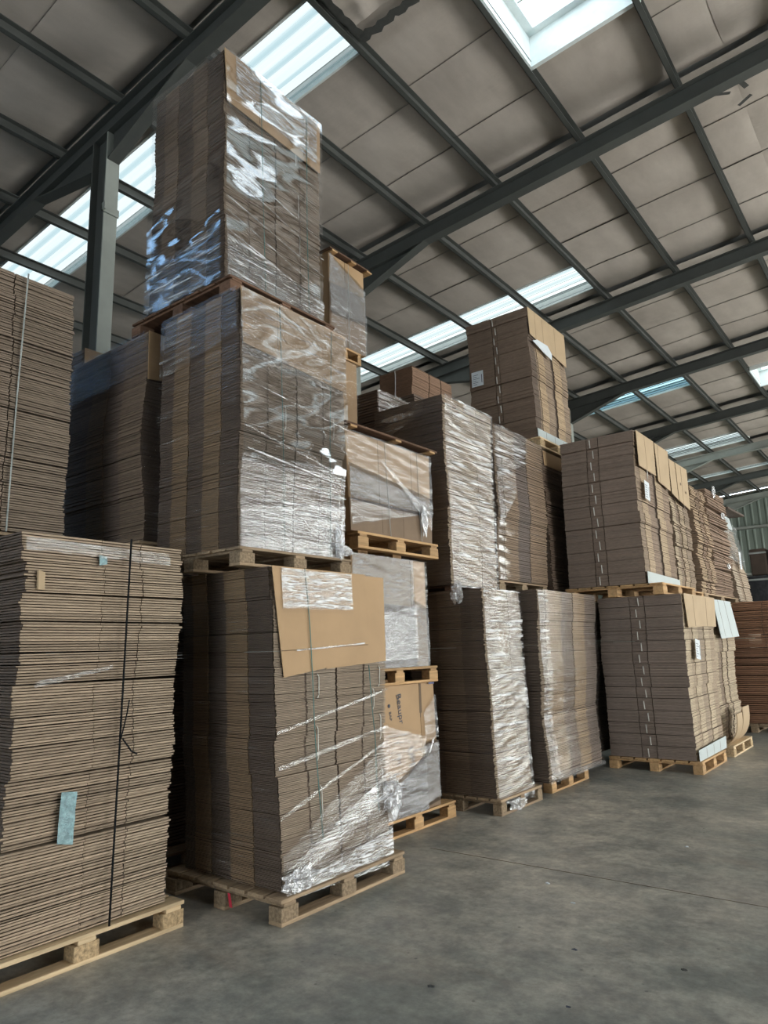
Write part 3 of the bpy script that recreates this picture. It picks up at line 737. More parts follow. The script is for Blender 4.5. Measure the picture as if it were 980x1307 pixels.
pallet(-4.86, -3.64, 3.02, 4.14, 4.087, 'dark stained pallet high under the topmost load of the tall tower', 'wood_dark', h=.125)
SEG4 = [(.16, D, .005), (.20, (.26, .19, .135), 0), (.22, D, .006), (.20, (.26, .19, .135), 0), (.22, D, .005)]
s4 = Stack('wrapped_cardboard_stack', 'topmost shiny wrapped load of the tall tower, highest of all the stacks', (-4.68, -3.74), (3.05, 4.07), (4.214, 6.21),
           top=(0, -.06, 0, .08), n=170, bundles=7, segN=SEG4, segX=[(.22, GD, 0), (.02, D, .006), (.25, GD, .002), (.012, D, .01), (.24, GD, 0), (.02, D, .006), (.22, GD, .002)],
           col=G, jit=.003, bj=.007, gap=.26, wob=.012, seed=11)
s4.card('X', [(.0, 1.0), (.995, 1.0), (.995, .745), (.02, .765)], 'kraft', off=.014, grooves=[((.33, .77), (.33, .99)), ((.80, .77), (.80, .99))])
s4.band('X', 0.1, .95, .80, 1.0, .76, .99, 'film_fine', off=.024, amp=.004)
s4.band('X', 0, 1.0, -.0, 1.0, -.0, 1.0, 'film_glossy', off=.034, amp=.012, nu=44, nv=90, fx=1.2, fz=3.0, diag=1.5)
s4.band('X', 0, 1.0, -.0, .20, -.0, .12, 'film_silver', off=.046, amp=.006, nv=40, diag=8)
for a_, b_ in ((.50, .38), (.44, .30), (.33, .22), (.27, .14), (.19, .08)):
    s4.band('X', 0, 1.0, a_, a_+.012, b_, b_+.010, 'film_silver', off=.052, amp=.004, nv=4)
s4.band('N', 0, 1, .80, 1.0, .83, 1.0, 'film_taut', off=.024, amp=.005)
s4.band('N', 0, 1, .5, 1.0, .55, 1.0, 'film_taut', off=.03, amp=.006, nu=30, nv=60, fz=5, diag=-1)
s4.band('N', 0, 1, -.0, .5, -.0, .55, 'film_glossy', off=.03, amp=.012, nu=36, nv=60, fx=1.5, fz=4, diag=-1.5)
s4.band('N', 0, 1, -.0, .20, -.0, .24, 'film_silver', off=.042, amp=.006, nv=40, diag=-6)
s4.line('X', [(.33, 1), (.35, .4), (.37, 0)], 'strap_green', .003, off=.03, straight=True); s4.line('X', [(.82, 1), (.82, .4), (.84, 0)], 'strap_green', .003, off=.03, straight=True)
for (u, v0, v1) in ((.72, .70, .78), (.74, .45, .56), (.76, .28, .36)): s4.line('X', [(u, v1), (u, v0)], 'strap_white', .003, 'bundle_strap', off=.012, sub=3)

# ---- second row, left part
pallet(-5.90, -4.88, 1.45, 2.60, 0, 'old pallet on the floor behind the nearest stack', 'wood_old')
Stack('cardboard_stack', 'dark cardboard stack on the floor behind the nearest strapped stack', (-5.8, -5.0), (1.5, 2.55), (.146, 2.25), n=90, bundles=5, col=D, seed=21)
pallet(-5.90, -4.88, 1.45, 2.60, 2.252, 'old pallet under the raised stack with a grey strap', 'wood_old')
s5 = Stack('cardboard_stack', 'raised dark cardboard stack at the left edge with a grey vertical strap', (-5.8, -4.90), (1.45, 2.575), (2.398, 4.30), top=(0, 0, 0, -.02), n=110, bundles=11,
           col=(.25, .20, .155), segX=[(.60, (.27, .21, .16), 0), (.008, D, .03), (.39, (.26, .205, .155), .002)], jit=.006, bj=.014, gap=.26, wob=.02, seed=22, tilt=.003)
s5.line('X', [(.66, 1.0), (.64, .5), (.63, 0)], 'strap_grey', .006, off=.03, sub=12, straight=True)
pallet(-5.80, -4.60, 3.04, 4.15, 0, 'old pallet on the floor in the dark gap behind the front tower', 'wood_old')
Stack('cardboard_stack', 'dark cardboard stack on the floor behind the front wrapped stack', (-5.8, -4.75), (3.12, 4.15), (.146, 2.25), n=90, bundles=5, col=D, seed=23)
pallet(-5.80, -4.60, 3.0, 4.15, 2.252, 'old pallet beneath the dark banded stack left of the tower', 'wood_old')
s6 = Stack('wrapped_cardboard_stack', 'dark banded wrapped stack left of the tall tower with a tan edge flap', (-5.76, -4.62), (3.02, 4.08), (2.398, 4.083), top=(0, 0, .0, 0), n=120, bundles=5,
           segN=[(.3, (.17, .125, .10), .004), (.22, (.21, .15, .105), 0), (.2, (.17, .125, .10), .004), (.28, (.20, .145, .105), 0)], col=D, jit=.004, bj=.006, wob=.03, seed=24)
s6.card('X', [(.0, 1.0), (.4, 1.0), (.4, .80), (.0, .76)], 'kraft', off=.012)
s6.band('N', 0, 1, .76, 1.0, .78, 1.0, 'film_clear', off=.022, amp=.004)
s6.band('X', 0, .5, 0, 1, 0, 1, 'film_clear', off=.026, amp=.008)
pallet(-7.15, -6.15, 3.3, 4.1, 0, 'old pallet on the floor in the third row', 'wood_old')
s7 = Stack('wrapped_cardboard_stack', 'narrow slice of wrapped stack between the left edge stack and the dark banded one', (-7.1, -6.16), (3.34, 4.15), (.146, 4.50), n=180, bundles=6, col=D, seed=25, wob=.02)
s7.card('X', [(.0, 1.0), (.6, 1.0), (.6, .88), (.0, .86)], 'kraft', off=.012)
s7.band('N', 0, 1, .5, 1, .5, 1, 'film_clear', off=.02); s7.band('X', 0, 1, .5, 1, .5, 1, 'film_clear', off=.02)
pallet(-5.95, -4.95, 4.35, 5.35, 0, 'old pallet on the floor behind the tower', 'wood_old')
s8 = Stack('wrapped_cardboard_stack', 'wrapped stack peeking out behind the pallet of the topmost load', (-5.95, -4.95), (4.40, 5.3), (.146, 4.98), n=150, bundles=6, col=D, seed=26)
s8.band('N', 0, 1, .8, 1, .8, 1, 'film_haze', off=.02)

# ---- the boxed loads right of the tower
pallet(-4.75, -3.79, 4.72, 5.92, 0, 'orange-brown pallet under the tall printed boxes right of the front stack', 'wood_orange')
def box_load(name, label, X, Y, Z, panels, seed, top=(0, 0, 0, 0), mat='kraft', cat='wrapped boxes', n=3):
    """a few large cartons side by side wrapped in film"""
    st = Stack.__new__(Stack); st.x0, st.x1 = X; st.y0, st.y1 = Y; st.z0, st.z1 = Z; st.top = top; st.seed = seed; st.wob = .006; st.boff = []; st.dips = []
    st.root = empty(name, (st.x1, st.y0, st.z0), label, cat)
    a = 0
    for w_, mt in panels:
        b_ = a+w_
        h0 = [Vector((st.x0-st.x1, st.pt('X', a, 0).y+.002, 0)), st.pt('X', a, 0)+Vector((0, .002, 0)), st.pt('X', b_, 0)-Vector((0, .002, 0)), Vector((st.x0-st.x1, st.pt('X', b_, 0).y-.002, 0))]
        h1 = [Vector((st.x0-st.x1, st.pt('X', a, 1).y+.002, st.z1-st.z0)), st.pt('X', a, 1)+Vector((0, .002, 0)), st.pt('X', b_, 1)-Vector((0, .002, 0)), Vector((st.x0-st.x1, st.pt('X', b_, 1).y-.002, st.z1-st.z0))]
        bevel(MB().hexa(h0+h1).build('carton', mt, st.root), .006, 2); a = b_
    return st
m1 = box_load('printed_carton_load', 'film-wrapped printed tan cartons on the floor pallet right of the front stack', (-4.70, -3.82), (4.62, 5.70), (.146, 1.235), [(.78, 'kraft'), (.22, 'kraft')], 31, top=(0, -.02, 0, .0), cat='carton load')
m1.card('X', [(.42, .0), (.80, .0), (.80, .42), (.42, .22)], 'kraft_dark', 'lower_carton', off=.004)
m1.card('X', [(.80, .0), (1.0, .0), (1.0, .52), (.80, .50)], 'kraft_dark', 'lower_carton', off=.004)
m1.card('X', [(.76, .72), (.80, .72), (.80, .995), (.775, .995)], 'groove', 'flap_gap_shade', off=.001, th=.004)  # dark sheet standing in for the shade in the flap gap
m1.band('X', .2, .80, .0, .74, .0, .60, 'film_streaked', off=.022, amp=.008, nv=60)
m1.band('X', .2, .80, -.02, .20, -.0, .42, 'film_grey', off=.026, amp=.006)
m1.band('X', .80, 1.0, .02, .52, .04, .54, 'film_grey', off=.022, amp=.006, nu=12)
m1.band('X', .80, 1.0, .50, .78, .52, .93, 'film_haze', off=.026, amp=.010, nu=14)
m1.band('X', .80, 1.0, .38, .42, .60, .66, 'film_crumple', off=.03, amp=.02, nu=14)
def text_on(st, s, u, v, size, rot, off, parent, mat='ink'):
    cu = bpy.data.curves.new('printed_word', 'FONT'); cu.body = s; cu.size = size; cu.extrude = .0006
    ob = bpy.data.objects.new('printed_word', cu); COL.objects.link(ob)
    dg = bpy.context.evaluated_depsgraph_get(); dg.update()
    me = bpy.data.meshes.new_from_object(ob.evaluated_get(dg)); bpy.data.objects.remove(ob); bpy.data.curves.remove(cu)
    me.materials.clear(); me.materials.append(MATS[mat])
    o = bpy.data.objects.new('printed_word', me); COL.objects.link(o); o.parent = parent
    p = st.pt('X', u, v, off)
    # text x axis -> in the face plane rotated; face right = +Y, up = +Z, normal = +X
    ca, sa = math.cos(rot), math.sin(rot)
    ax = Vector((0, ca, sa)); ay = Vector((0, -sa, ca)); az = Vector((1, 0, 0))
    o.matrix_parent_inverse = Matrix.Identity(4)
    o.matrix_local = Matrix(((ax.x, ay.x, az.x, p.x), (ax.y, ay.y, az.y, p.y), (ax.z, ay.z, az.z, p.z), (0, 0, 0, 1)))
    return o
text_on(m1, 'Beaupr', .445, .93, .092, math.radians(-82), .008, m1.root)
text_on(m1, '\u2022', .30, .86, .13, math.radians(-82), .008, m1.root)
text_on(m1, 'BAP', .34, .80, .045, math.radians(-82), .008, m1.root)
text_on(m1, 'UPE', .57, .50, .11, math.radians(-82), .008, m1.root)
text_on(m1, 'PBC', .42, .47, .055, math.radians(-82), .008, m1.root)
m1.band('X', .90, .985, .985, 1.0, .985, 1.0, 'tape_navy', off=.02, amp=.002, nu=3, nv=3, name='blue_tape')
pallet(-4.70, -3.80, 4.52, 5.72, 1.240, 'orange-brown pallet between the printed cartons and the hazy wrapped boxes', 'wood_orange')
m2 = box_load('wrapped_carton_load', 'hazy grey wrapped tan boxes one level above the printed cartons', (-4.62, -3.82), (4.50, 5.60), (1.386, 2.36), [(.78, 'kraft'), (.22, 'kraft')], 32, cat='carton load')
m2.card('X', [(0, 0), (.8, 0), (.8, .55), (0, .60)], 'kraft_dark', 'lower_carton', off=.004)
m2.band('X', 0, .80, 0, 1, 0, 1, 'film_grey', off=.02, amp=.006); m2.band('X', .1, .82, .02, .52, .04, .58, 'film_haze', off=.028, amp=.005)
m2.band('X', .78, 1, 0, .62, 0, .55, 'film_grey', off=.02, amp=.006, nu=10); m2.band('X', .78, 1, .5, 1, .5, 1, 'film_clear', off=.02, nu=10)
pallet(-4.75, -3.75, 4.52, 5.74, 2.395, 'clean orange-brown pallet with dark corner block under the lidded carton load', 'wood_orange')
m3 = box_load('wrapped_carton_load', 'film-wrapped tan cartons under a tilted wooden lid, beside the glossy middle load', (-4.70, -3.79), (4.46, 5.68), (2.541, 3.42), [(.35, 'kraft'), (.40, 'kraft'), (.25, 'kraft')], 33, top=(0, 0, -.04, .02), cat='carton load')
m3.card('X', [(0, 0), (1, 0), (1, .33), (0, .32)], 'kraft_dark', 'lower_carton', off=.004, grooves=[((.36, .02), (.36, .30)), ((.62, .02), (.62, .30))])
m3.band('X', 0, 1, .02, 1.0, .30, 1.0, 'film_haze', off=.02, amp=.010, diag=3)
m3.band('X', 0, 1, .30, .66, .28, .50, 'film_grey', off=.028, amp=.008, diag=3)
m3.band('X', .35, .98, .72, .80, .10, .34, 'film_streaked', off=.036, amp=.008, nv=16, diag=9)
m3.line('X', [(.40, .98), (.42, .4), (.44, -.02)], 'strap_grey', .003, off=.03, straight=True); m3.line('X', [(.80, .98), (.81, .4), (.84, -.02)], 'strap_grey', .003, off=.03, straight=True)
m3.crumple(m3.pt('X', .86, .24, .05), (.02, .04, .13), 9)
def lid(x0, x1, y0, y1, z, label, tilt=.0):
    root = empty('wooden_lid', (x1, y0, z), label, 'lid')
    n = 5; w_ = (x1-x0)/n
    for i in range(n):
        a = -(x1-x0)+i*w_; bevel(MB().hexa([(a+.006, 0, 0), (a+w_-.006, 0, 0), (a+w_-.006, y1-y0, tilt), (a+.006, y1-y0, tilt), (a+.006, 0, .02), (a+w_-.006, 0, .02), (a+w_-.006, y1-y0, tilt+.02), (a+.006, y1-y0, tilt+.02)]).build('plank', 'wood_dark', root), .003)
    for t in (.04, .5, .90):
        y = (y1-y0)*t; bevel(MB().box(-(x1-x0), 0, y, y+.09, -.020+tilt*t, .0+tilt*t).build('batten', 'wood_orange', root), .003)
lid(-4.75, -3.72, 4.36, 5.76, 3.452, 'tilted brown wooden lid on top of the lower wrapped cartons', .01)
pallet(-5.9, -4.85, 4.75+.7, 6.30, 0, 'old pallet on the floor behind the lidded carton load', 'wood_old')
m4 = box_load('wrapped_carton_load', 'tan carton load standing behind the lidded cartons, just under the small high pallet', (-5.70, -4.80), (5.5, 5.82), (.146, 4.72), [(1, 'kraft')], 34, cat='carton load')
m4.band('X', 0, 1, .7, 1, .7, 1, 'film_clear', off=.02)
pallet(-5.70, -4.78, 4.9+.45, 5.88, 4.722, 'small high orange pallet showing right of the glossy middle load', 'wood_orange')
m5 = box_load('wrapped_carton_load', 'high wrapped tan cartons with a wooden lid, right of the topmost load', (-5.65, -4.80), (5.36, 5.98), (4.868, 5.92), [(.45, 'kraft'), (.55, 'kraft')], 35, cat='carton load')
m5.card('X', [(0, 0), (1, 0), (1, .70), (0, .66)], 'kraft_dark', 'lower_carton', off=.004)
m5.band('X', 0, 1, .3, 1, .35, .80, 'film_grey', off=.02, amp=.01); m5.band('X', 0, 1, 0, 1, 0, .5, 'film_haze', off=.03, amp=.01)
m5.line('X', [(.5, .98), (.5, 0)], 'strap_grey', .003, off=.03, straight=True)
lid(-5.70, -4.74, 5.34, 6.05, 5.945, 'brown wooden lid on the high wrapped cartons under the roof beam', .0)

# ---- silver wrapped stacks
pallet(-4.35, -3.42, 6.12, 6.98, 0, 'brown pallet with torn film under the silver wrapped stack', 'wood_old')
segP = [(.33, (.36, .28, .20), 0), (.34, (.40, .31, .21), .003), (.33, (.36, .28, .20), 0)]
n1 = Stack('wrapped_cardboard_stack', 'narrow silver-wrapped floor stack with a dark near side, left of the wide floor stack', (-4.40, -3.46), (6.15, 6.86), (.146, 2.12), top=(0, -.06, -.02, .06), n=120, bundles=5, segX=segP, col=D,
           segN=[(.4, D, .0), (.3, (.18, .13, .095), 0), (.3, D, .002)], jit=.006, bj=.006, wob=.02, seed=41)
n1.band('X', 0, 1, -.03, 1.0, -.05, 1.0, 'film_silver', off=.026, amp=.009, nu=30, nv=140, fz=16, diag=-5)
n1.band('N', .86, 1, 0, 1, 0, 1, 'film_clear', off=.02, amp=.006, nu=8)
n1.crumple(n1.pt('X', .45, -.05, .04), (.03, .14, .05), 3); n1.crumple(n1.pt('N', .72, .985, .05), (.06, .03, .10), 6)
pallet(-4.70, -3.90, 6.18, 7.20, 2.124, 'brown pallet squeezed between the two silver wrapped stacks', 'wood_dark', h=.05)
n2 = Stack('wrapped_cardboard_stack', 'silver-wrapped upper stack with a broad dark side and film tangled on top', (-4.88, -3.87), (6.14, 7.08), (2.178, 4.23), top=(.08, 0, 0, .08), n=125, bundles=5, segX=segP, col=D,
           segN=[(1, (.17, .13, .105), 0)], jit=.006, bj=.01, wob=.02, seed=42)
n2.band('X', 0, 1, -.01, 1.0, -.01, 1.0, 'film_silver', off=.026, amp=.008, nu=30, nv=130, fz=16, diag=5)
n2.band('N', 0, 1, 0, 1, 0, 1, 'film_clear', off=.02, amp=.004)
n2.band('N', .12, .75, .80, .90, .90, 1.0, 'film_streaked', off=.03, amp=.015, nu=30, nv=14, name='tangled_film')
n2.crumple(n2.pt('N', .35, .93, .03), (.18, .012, .03), 8)
n3 = Stack('wrapped_cardboard_stack', 'wide wrapped upper stack right of the silver one with a grey centre band', (-4.85, -3.87), (7.20, 8.50), (2.30, 4.16), top=(0, 0, 0, .05), n=120, bundles=5,
           segX=[(.14, R, .004), (.26, (.38, .28, .19), 0), (.24, (.22, .18, .155), .005), (.36, (.36, .26, .175), 0)], col=D, jit=.006, bj=.008, wob=.02, seed=43)
n3.band('X', 0, .62, .62, 1.0, .80, 1.0, 'film_silver', off=.024, amp=.008, nu=20, nv=50)
n3.band('X', 0, 1, 0, 1.0, 0, 1.0, 'film_taut', off=.02, amp=.006, nu=30, nv=90)
n3.band('X', .0, .35, .3, .7, .55, .85, 'film_silver', off=.028, amp=.008, nu=16, nv=30)
pallet(-4.85, -3.9, 7.22, 8.5, 2.152, 'old pallet under the wide wrapped upper stack', 'wood_old')
pallet(-4.5, -3.46, 7.30, 8.30, 0, 'dark pallet set back under the wide bulging floor stack', 'wood_orange')
n4 = Stack('wrapped_cardboard_stack', 'wide bulging wrapped floor stack with tan and grey bands, below the wide upper stack', (-4.40, -3.38), (7.04, 8.50), (.146, 2.14), top=(0, 0, -.02, .18), n=125, bundles=6,
           segX=[(.12, (.33, .26, .19), .003), (.25, (.42, .31, .20), 0), (.20, (.27, .215, .17), .006), (.21, (.42, .31, .20), 0), (.22, (.25, .20, .165), .005)], col=D, jit=.006, bj=.008, wob=.035, seed=44)
n4.band('X', 0, .14, 0, 1, 0, 1, 'film_silver', off=.026, amp=.008, nu=8, nv=120)
n4.band('X', .1, 1, .0, 1, .0, 1, 'film_clear', off=.022, amp=.008, nu=30, nv=90)
n4.band('X', .1, 1, -.0, .06, -.0, .03, 'film_haze', off=.03, amp=.01, nu=30, nv=14)
# small boxes high in the second row
pallet(-5.9, -4.95, 6.45, 7.1, 0, 'old pallet on the floor in the dark second row', 'wood_old')
nb = Stack('wrapped_cardboard_stack', 'dark wrapped second row stack whose top shows between the lid and the silver stack', (-6.0, -4.92), (6.35, 7.1), (.146, 4.62), n=130, bundles=6, col=D, seed=46)
nb.band('X', 0, 1, .9, 1, .9, 1, 'film_silver', off=.02, nv=20)
pallet(-5.9, -4.95, 7.15, 8.1, 0, 'old pallet in the second row behind the wide wrapped stacks', 'wood_old')
Stack('cardboard_stack', 'dark second row stack carrying the small brown bundles', (-6.0, -4.95), (7.15, 8.1), (.146, 4.80), n=130, bundles=6, col=D, seed=47)
RB = (.27, .17, .115)
n0 = Stack('cardboard_stack', 'small pile of reddish brown bundles high in the second row below the roof light', (-5.53, -5.0), (7.2, 8.15), (4.803, 5.20), n=44, bundles=3, col=RB,
           segN=[(.47, RB, 0), (.04, D, .03), (.49, RB, 0)], segX=[(.40, RB, 0), (.02, D, .03), (.28, RB, 0), (.02, D, .03), (.28, RB, 0)], jit=.003, bj=.01, seed=48)
n0.line('N', [(.49, 1), (.49, 0)], 'strap_white', .006, 'strap', off=.008)
# stack with the square label
pallet(-5.2, -4.12, 9.0, 10.2, 0, 'old pallet on the floor beneath the dark narrow stack', 'wood_old')
Stack('cardboard_stack', 'dark floor stack in the gap left of the seamed floor stack', (-5.1, -3.70), (8.98, 10.1), (.146, 2.1), n=110, bundles=5, col=D, seed=51, segN=[(1, (.15, .11, .085), 0)])
kk = Stack('cardboard_stack', 'dark narrow slice of a stack right of the wide wrapped upper stack', (-5.1, -4.05), (9.0, 10.15), (2.105, 4.26), n=120, bundles=7, col=(.19, .135, .10), jit=.01, bj=.02, gap=.35, seed=52, top=(0, -.05, 0, 0))
kk.card('X', [(0.05, 1), (.9, 1), (.9, .9), (.05, .9)], 'kraft', off=.012)
pallet(-5.2, -4.05, 8.93, 10.25, 4.29, 'pale pallet high under the stack with the square paper label', 'wood_new')
RD = (.215, .155, .115)
ll = Stack('cardboard_stack', 'high unwrapped stack with a square white paper label on its near side', (-5.13, -4.10), (8.95, 10.22), (4.436, 6.43), top=(-.02, -.04, 0, .08), n=110, bundles=13, col=RD,
           segN=[(.42, RD, 0), (.012, D, .02), (.07, RD, .004), (.008, D, .02), (.49, RD, 0)],
           segX=[(.14, D, 0), (.05, R, .008), (.17, (.42, .31, .20), 0), (.2, R, .01), (.05, D, .02), (.2, (.42, .31, .20), 0), (.19, R, .01)], jit=.004, bj=.012, gap=.09, wob=.012, seed=53, colv=.10)
ll.card('X', [(0, 1), (.97, 1), (.97, .72), (.02, .79)], 'kraft_pale', off=.02, grooves=[((.17, .78), (.17, .99)), ((.36, .765), (.36, .99)), ((.68, .745), (.68, .99))])
ll.card('X', [(0.0, .0), (.98, .0), (.98, .065), (.0, .065)], 'white_card', 'edge_card', off=.02, grooves=[((.22, .0), (.22, .06)), ((.45, .0), (.45, .06)), ((.7, .0), (.7, .06))], label='white edge card along the foot')
ll.label('N', .045, .49, .20, .235)
ll.card('X', [(.03, .735), (.28, .70), (.50, .68), (.52, .735), (.42, .78), (.15, .77)], 'paper', 'loose_paper', off=.05, th=.002)
def seam(st, u, n, face='N'):
    for k in range(n):
        v0 = (k+.12)/n; v1 = (k+.82)/n; uu = u+(.018 if k % 2 else -.018)
        st.line(face, [(uu, v1), (uu+.004, v0)], 'strap_white', .0065, 'bundle_strap', off=.012, sub=1)
seam(ll, .47, 13)

# ---- the seamed stacks on the right
pallet(-3.52, -2.40, 9.12, 10.30, 0, 'orange-brown pallet under the seamed floor stack with white edge cards', 'wood_orange')
PX = [(.14, P, 0), (.12, (.38, .30, .215), .008), (.17, P, .002), (.20, (.33, .26, .19), .012), (.17, P, .002), (.20, (.36, .28, .20), .008)]
r1 = Stack('cardboard_stack', 'unwrapped floor stack with a white strap seam and two tan top flaps', (-3.50, -2.47), (9.14, 10.50), (.146, 2.125), top=(0, .03, 0, .22), n=105, bundles=14, col=(.24, .185, .15),
           segN=[(.38, (.225, .175, .145), 0), (.01, D, .02), (.17, (.22, .17, .14), .003), (.01, D, .02), (.43, (.23, .18, .15), 0)], segX=PX, jit=.004, bj=.012, gap=.09, wob=.014, seed=61, colv=.10)
seam(r1, .48, 14)
r1.card('X', [(.0, 1.0), (.60, 1.0), (.57, .80), (.05, .79)], 'kraft_pale', off=.03, grooves=[((.27, .80), (.25, .99))])
r1.card('X', [(.60, 1.0), (.97, 1.0), (.97, .80), (.57, .80)], 'kraft_pale', off=.025, grooves=[((.66, .80), (.66, .99))])
r1.card('X', [(0.0, .0), (.98, .0), (.98, .075), (.0, .065)], 'white_card', 'edge_card', off=.03, grooves=[((.25, .0), (.25, .06)), ((.5, .0), (.5, .06)), ((.74, .0), (.74, .06))], label='white edge card along the foot')
r1.label('X', .17, .60, .20, .24, rot=-.12, off=.05)
pallet(-3.90, -2.62, 9.05, 10.55, 2.128, 'orange-brown pallet bridging the two seamed stacks', 'wood_orange')
r2 = Stack('cardboard_stack', 'upper seamed stack with white strap marks, above the seamed floor stack', (-3.85, -2.83), (9.07, 10.50), (2.274, 4.29), top=(.02, .02, 0, .05), n=108, bundles=13, col=(.24, .175, .135),
           segN=[(.36, (.225, .17, .135), 0), (.01, D, .02), (.15, (.22, .165, .13), .003), (.01, D, .02), (.46, (.23, .175, .14), 0)],
           segX=[(.14, R, .004), (.16, (.43, .33, .225), 0), (.22, (.27, .20, .15), .012), (.05, D, .02), (.20, (.42, .32, .215), 0), (.23, (.28, .205, .15), .01)], jit=.004, bj=.010, gap=.09, wob=.012, seed=62, colv=.10)
seam(r2, .44, 13)
r2.card('X', [(.03, 1.0), (.52, 1.0), (.52, .755), (.05, .765)], 'kraft_pale', off=.03, grooves=[((.27, .77), (.25, .99))])
r2.card('X', [(.56, 1.0), (.98, 1.0), (.98, .70), (.60, .73)], 'kraft_pale', off=.025, grooves=[((.66, .73), (.64, .99))])
r2.card('X', [(0.0, .0), (.98, .0), (.98, .06), (.0, .075)], 'white_card', 'edge_card', off=.03, label='white edge card along the foot')
r2.label('X', .12, .555, .19, .25, rot=-.08, off=.05)
r2.line('X', [(.25, .76), (.25, .70)], 'strap_white', .006, 'bundle_strap', off=.04)
pallet(-3.40, -2.38, 10.64, 11.85, 0, 'small pale pallet on the floor with curled cardboard leaning on it', 'wood_new')
r3 = Stack('cardboard_stack', 'floor stack behind the seamed one with white cards folded over its top', (-3.50, -2.56), (10.85, 12.15), (.146, 2.13), top=(0, .06, -.05, .02), n=100, bundles=8, col=R,
           segX=[(.2, P, 0), (.18, R, .01), (.2, P, 0), (.06, D, .03), (.36, P, .003)], jit=.006, bj=.014, wob=.03, seed=63, gap=.2)
r3.card('X', [(.02, .995), (.80, .995), (.97, .73), (.10, .715)], 'white_card', off=.05, bend=.12, grooves=[((.30, .73), (.22, 1.0)), ((.62, .73), (.50, 1.0))], label='white folded card hanging over the side')
pallet(-3.85, -2.80, 10.62, 11.75, 2.133, 'orange-brown pallet under the upper stack with the tan flaps that have holes', 'wood_orange')
r4 = Stack('cardboard_stack', 'upper stack with tan flaps that have small round holes', (-3.85, -2.87), (10.68, 11.62), (2.279, 4.22), top=(0, 0, 0, 0), n=100, bundles=9, col=R,
           segX=[(.2, P, .004), (.2, R, .012), (.25, (.40, .31, .215), .0), (.06, D, .03), (.29, R, .006)], jit=.008, bj=.018, wob=.03, seed=64, gap=.2)
r4.card('X', [(-.02, 1.0), (.30, 1.0), (.36, .70), (.02, .73)], 'kraft_pale', off=.04); r4.card('X', [(.32, 1.0), (.98, 1.0), (1.0, .66), (.38, .70)], 'kraft_pale', off=.045, grooves=[((.62, .69), (.6, .99))])
for u, v in ((.50, .84), (.78, .79)):
    c = r4.pt('X', u, v, .056); MB().prism([c+Vector((0, math.cos(t)*.022, math.sin(t)*.022)) for t in [i*math.pi/4 for i in range(8)]], (.002, 0, 0)).build('hole_shade', 'groove', r4.root)  # dark disc painted in for the shade inside each hole
rs = (.28, .195, .135)
pallet(-3.80, -2.80, 11.8, 14.2, 2.134, 'old pallet under the ragged brown upper stacks', 'wood_old')
r5 = Stack('cardboard_stack', 'upright ragged upper stack with pale vertical columns, left half of the brown pair', (-3.80, -2.84), (11.80, 12.68), (2.280, 4.02), n=85, bundles=9, col=rs,
           segX=[(.35, (.42, .31, .20), 0), (.1, D, .03), (.25, rs, .01), (.3, (.40, .29, .19), 0)], jit=.014, bj=.03, wob=.05, seed=65, gap=.28)
r6 = Stack('cardboard_stack', 'ragged brown upper stack with scraps of film, right half of the brown pair', (-3.80, -2.84), (12.84, 14.25), (2.280, 4.14), n=75, bundles=12, col=rs,
           segX=[(.5, (.25, .17, .12), 0), (.03, D, .03), (.47, (.27, .185, .13), .004)], jit=.016, bj=.03, wob=.03, seed=66, gap=.3, tilt=.02)
r6.crumple(r6.pt('X', .35, 1.0, .03), (.02, .07, .09), 3); r6.crumple(r6.pt('X', .75, .80, .03), (.02, .09, .06), 4); r6.crumple(r6.pt('X', .72, .30, .03), (.02, .06, .05), 5)
# curled cardboard leaning on the small pallet
def curl(y0, y1, label, zt):
    V = []; F = []; n = 12
    for i in range(n+1):
        t = i/n; z = .150+zt*t; x = -2.46 + .16*t + .10*math.cos(t*2.6)*(1-t)*0 - .13*math.sin(math.pi*(1-t)*.5)**3*0 + .10*(t**2)
        x = -2.50 + .02 + .17*(1-math.exp(-3*t))
        dx = .10*t*t
        V += [(x-dx*.2, y0, z), (x-dx*.2, y1, z), (x-dx*.2+.012, y1, z), (x-dx*.2+.012, y0, z)]
    for i in range(n):
        k = 4*i
        for a in range(4):
            b_ = (a+1) % 4; F.append((k+a, k+b_, k+4+b_, k+4+a))
    F += [(0, 3, 2, 1), (4*n, 4*n+1, 4*n+2, 4*n+3)]
    tag(mesh_obj('leaning_cardboard', V, F, 'kraft_pale', smooth=False), label, 'cardboard')
curl(10.80, 11.12, 'left of two curled tan cardboard pieces leaning on the small pallet', .40)
curl(11.18, 11.60, 'right of two curled tan cardboard pieces leaning on the small pallet', .46)
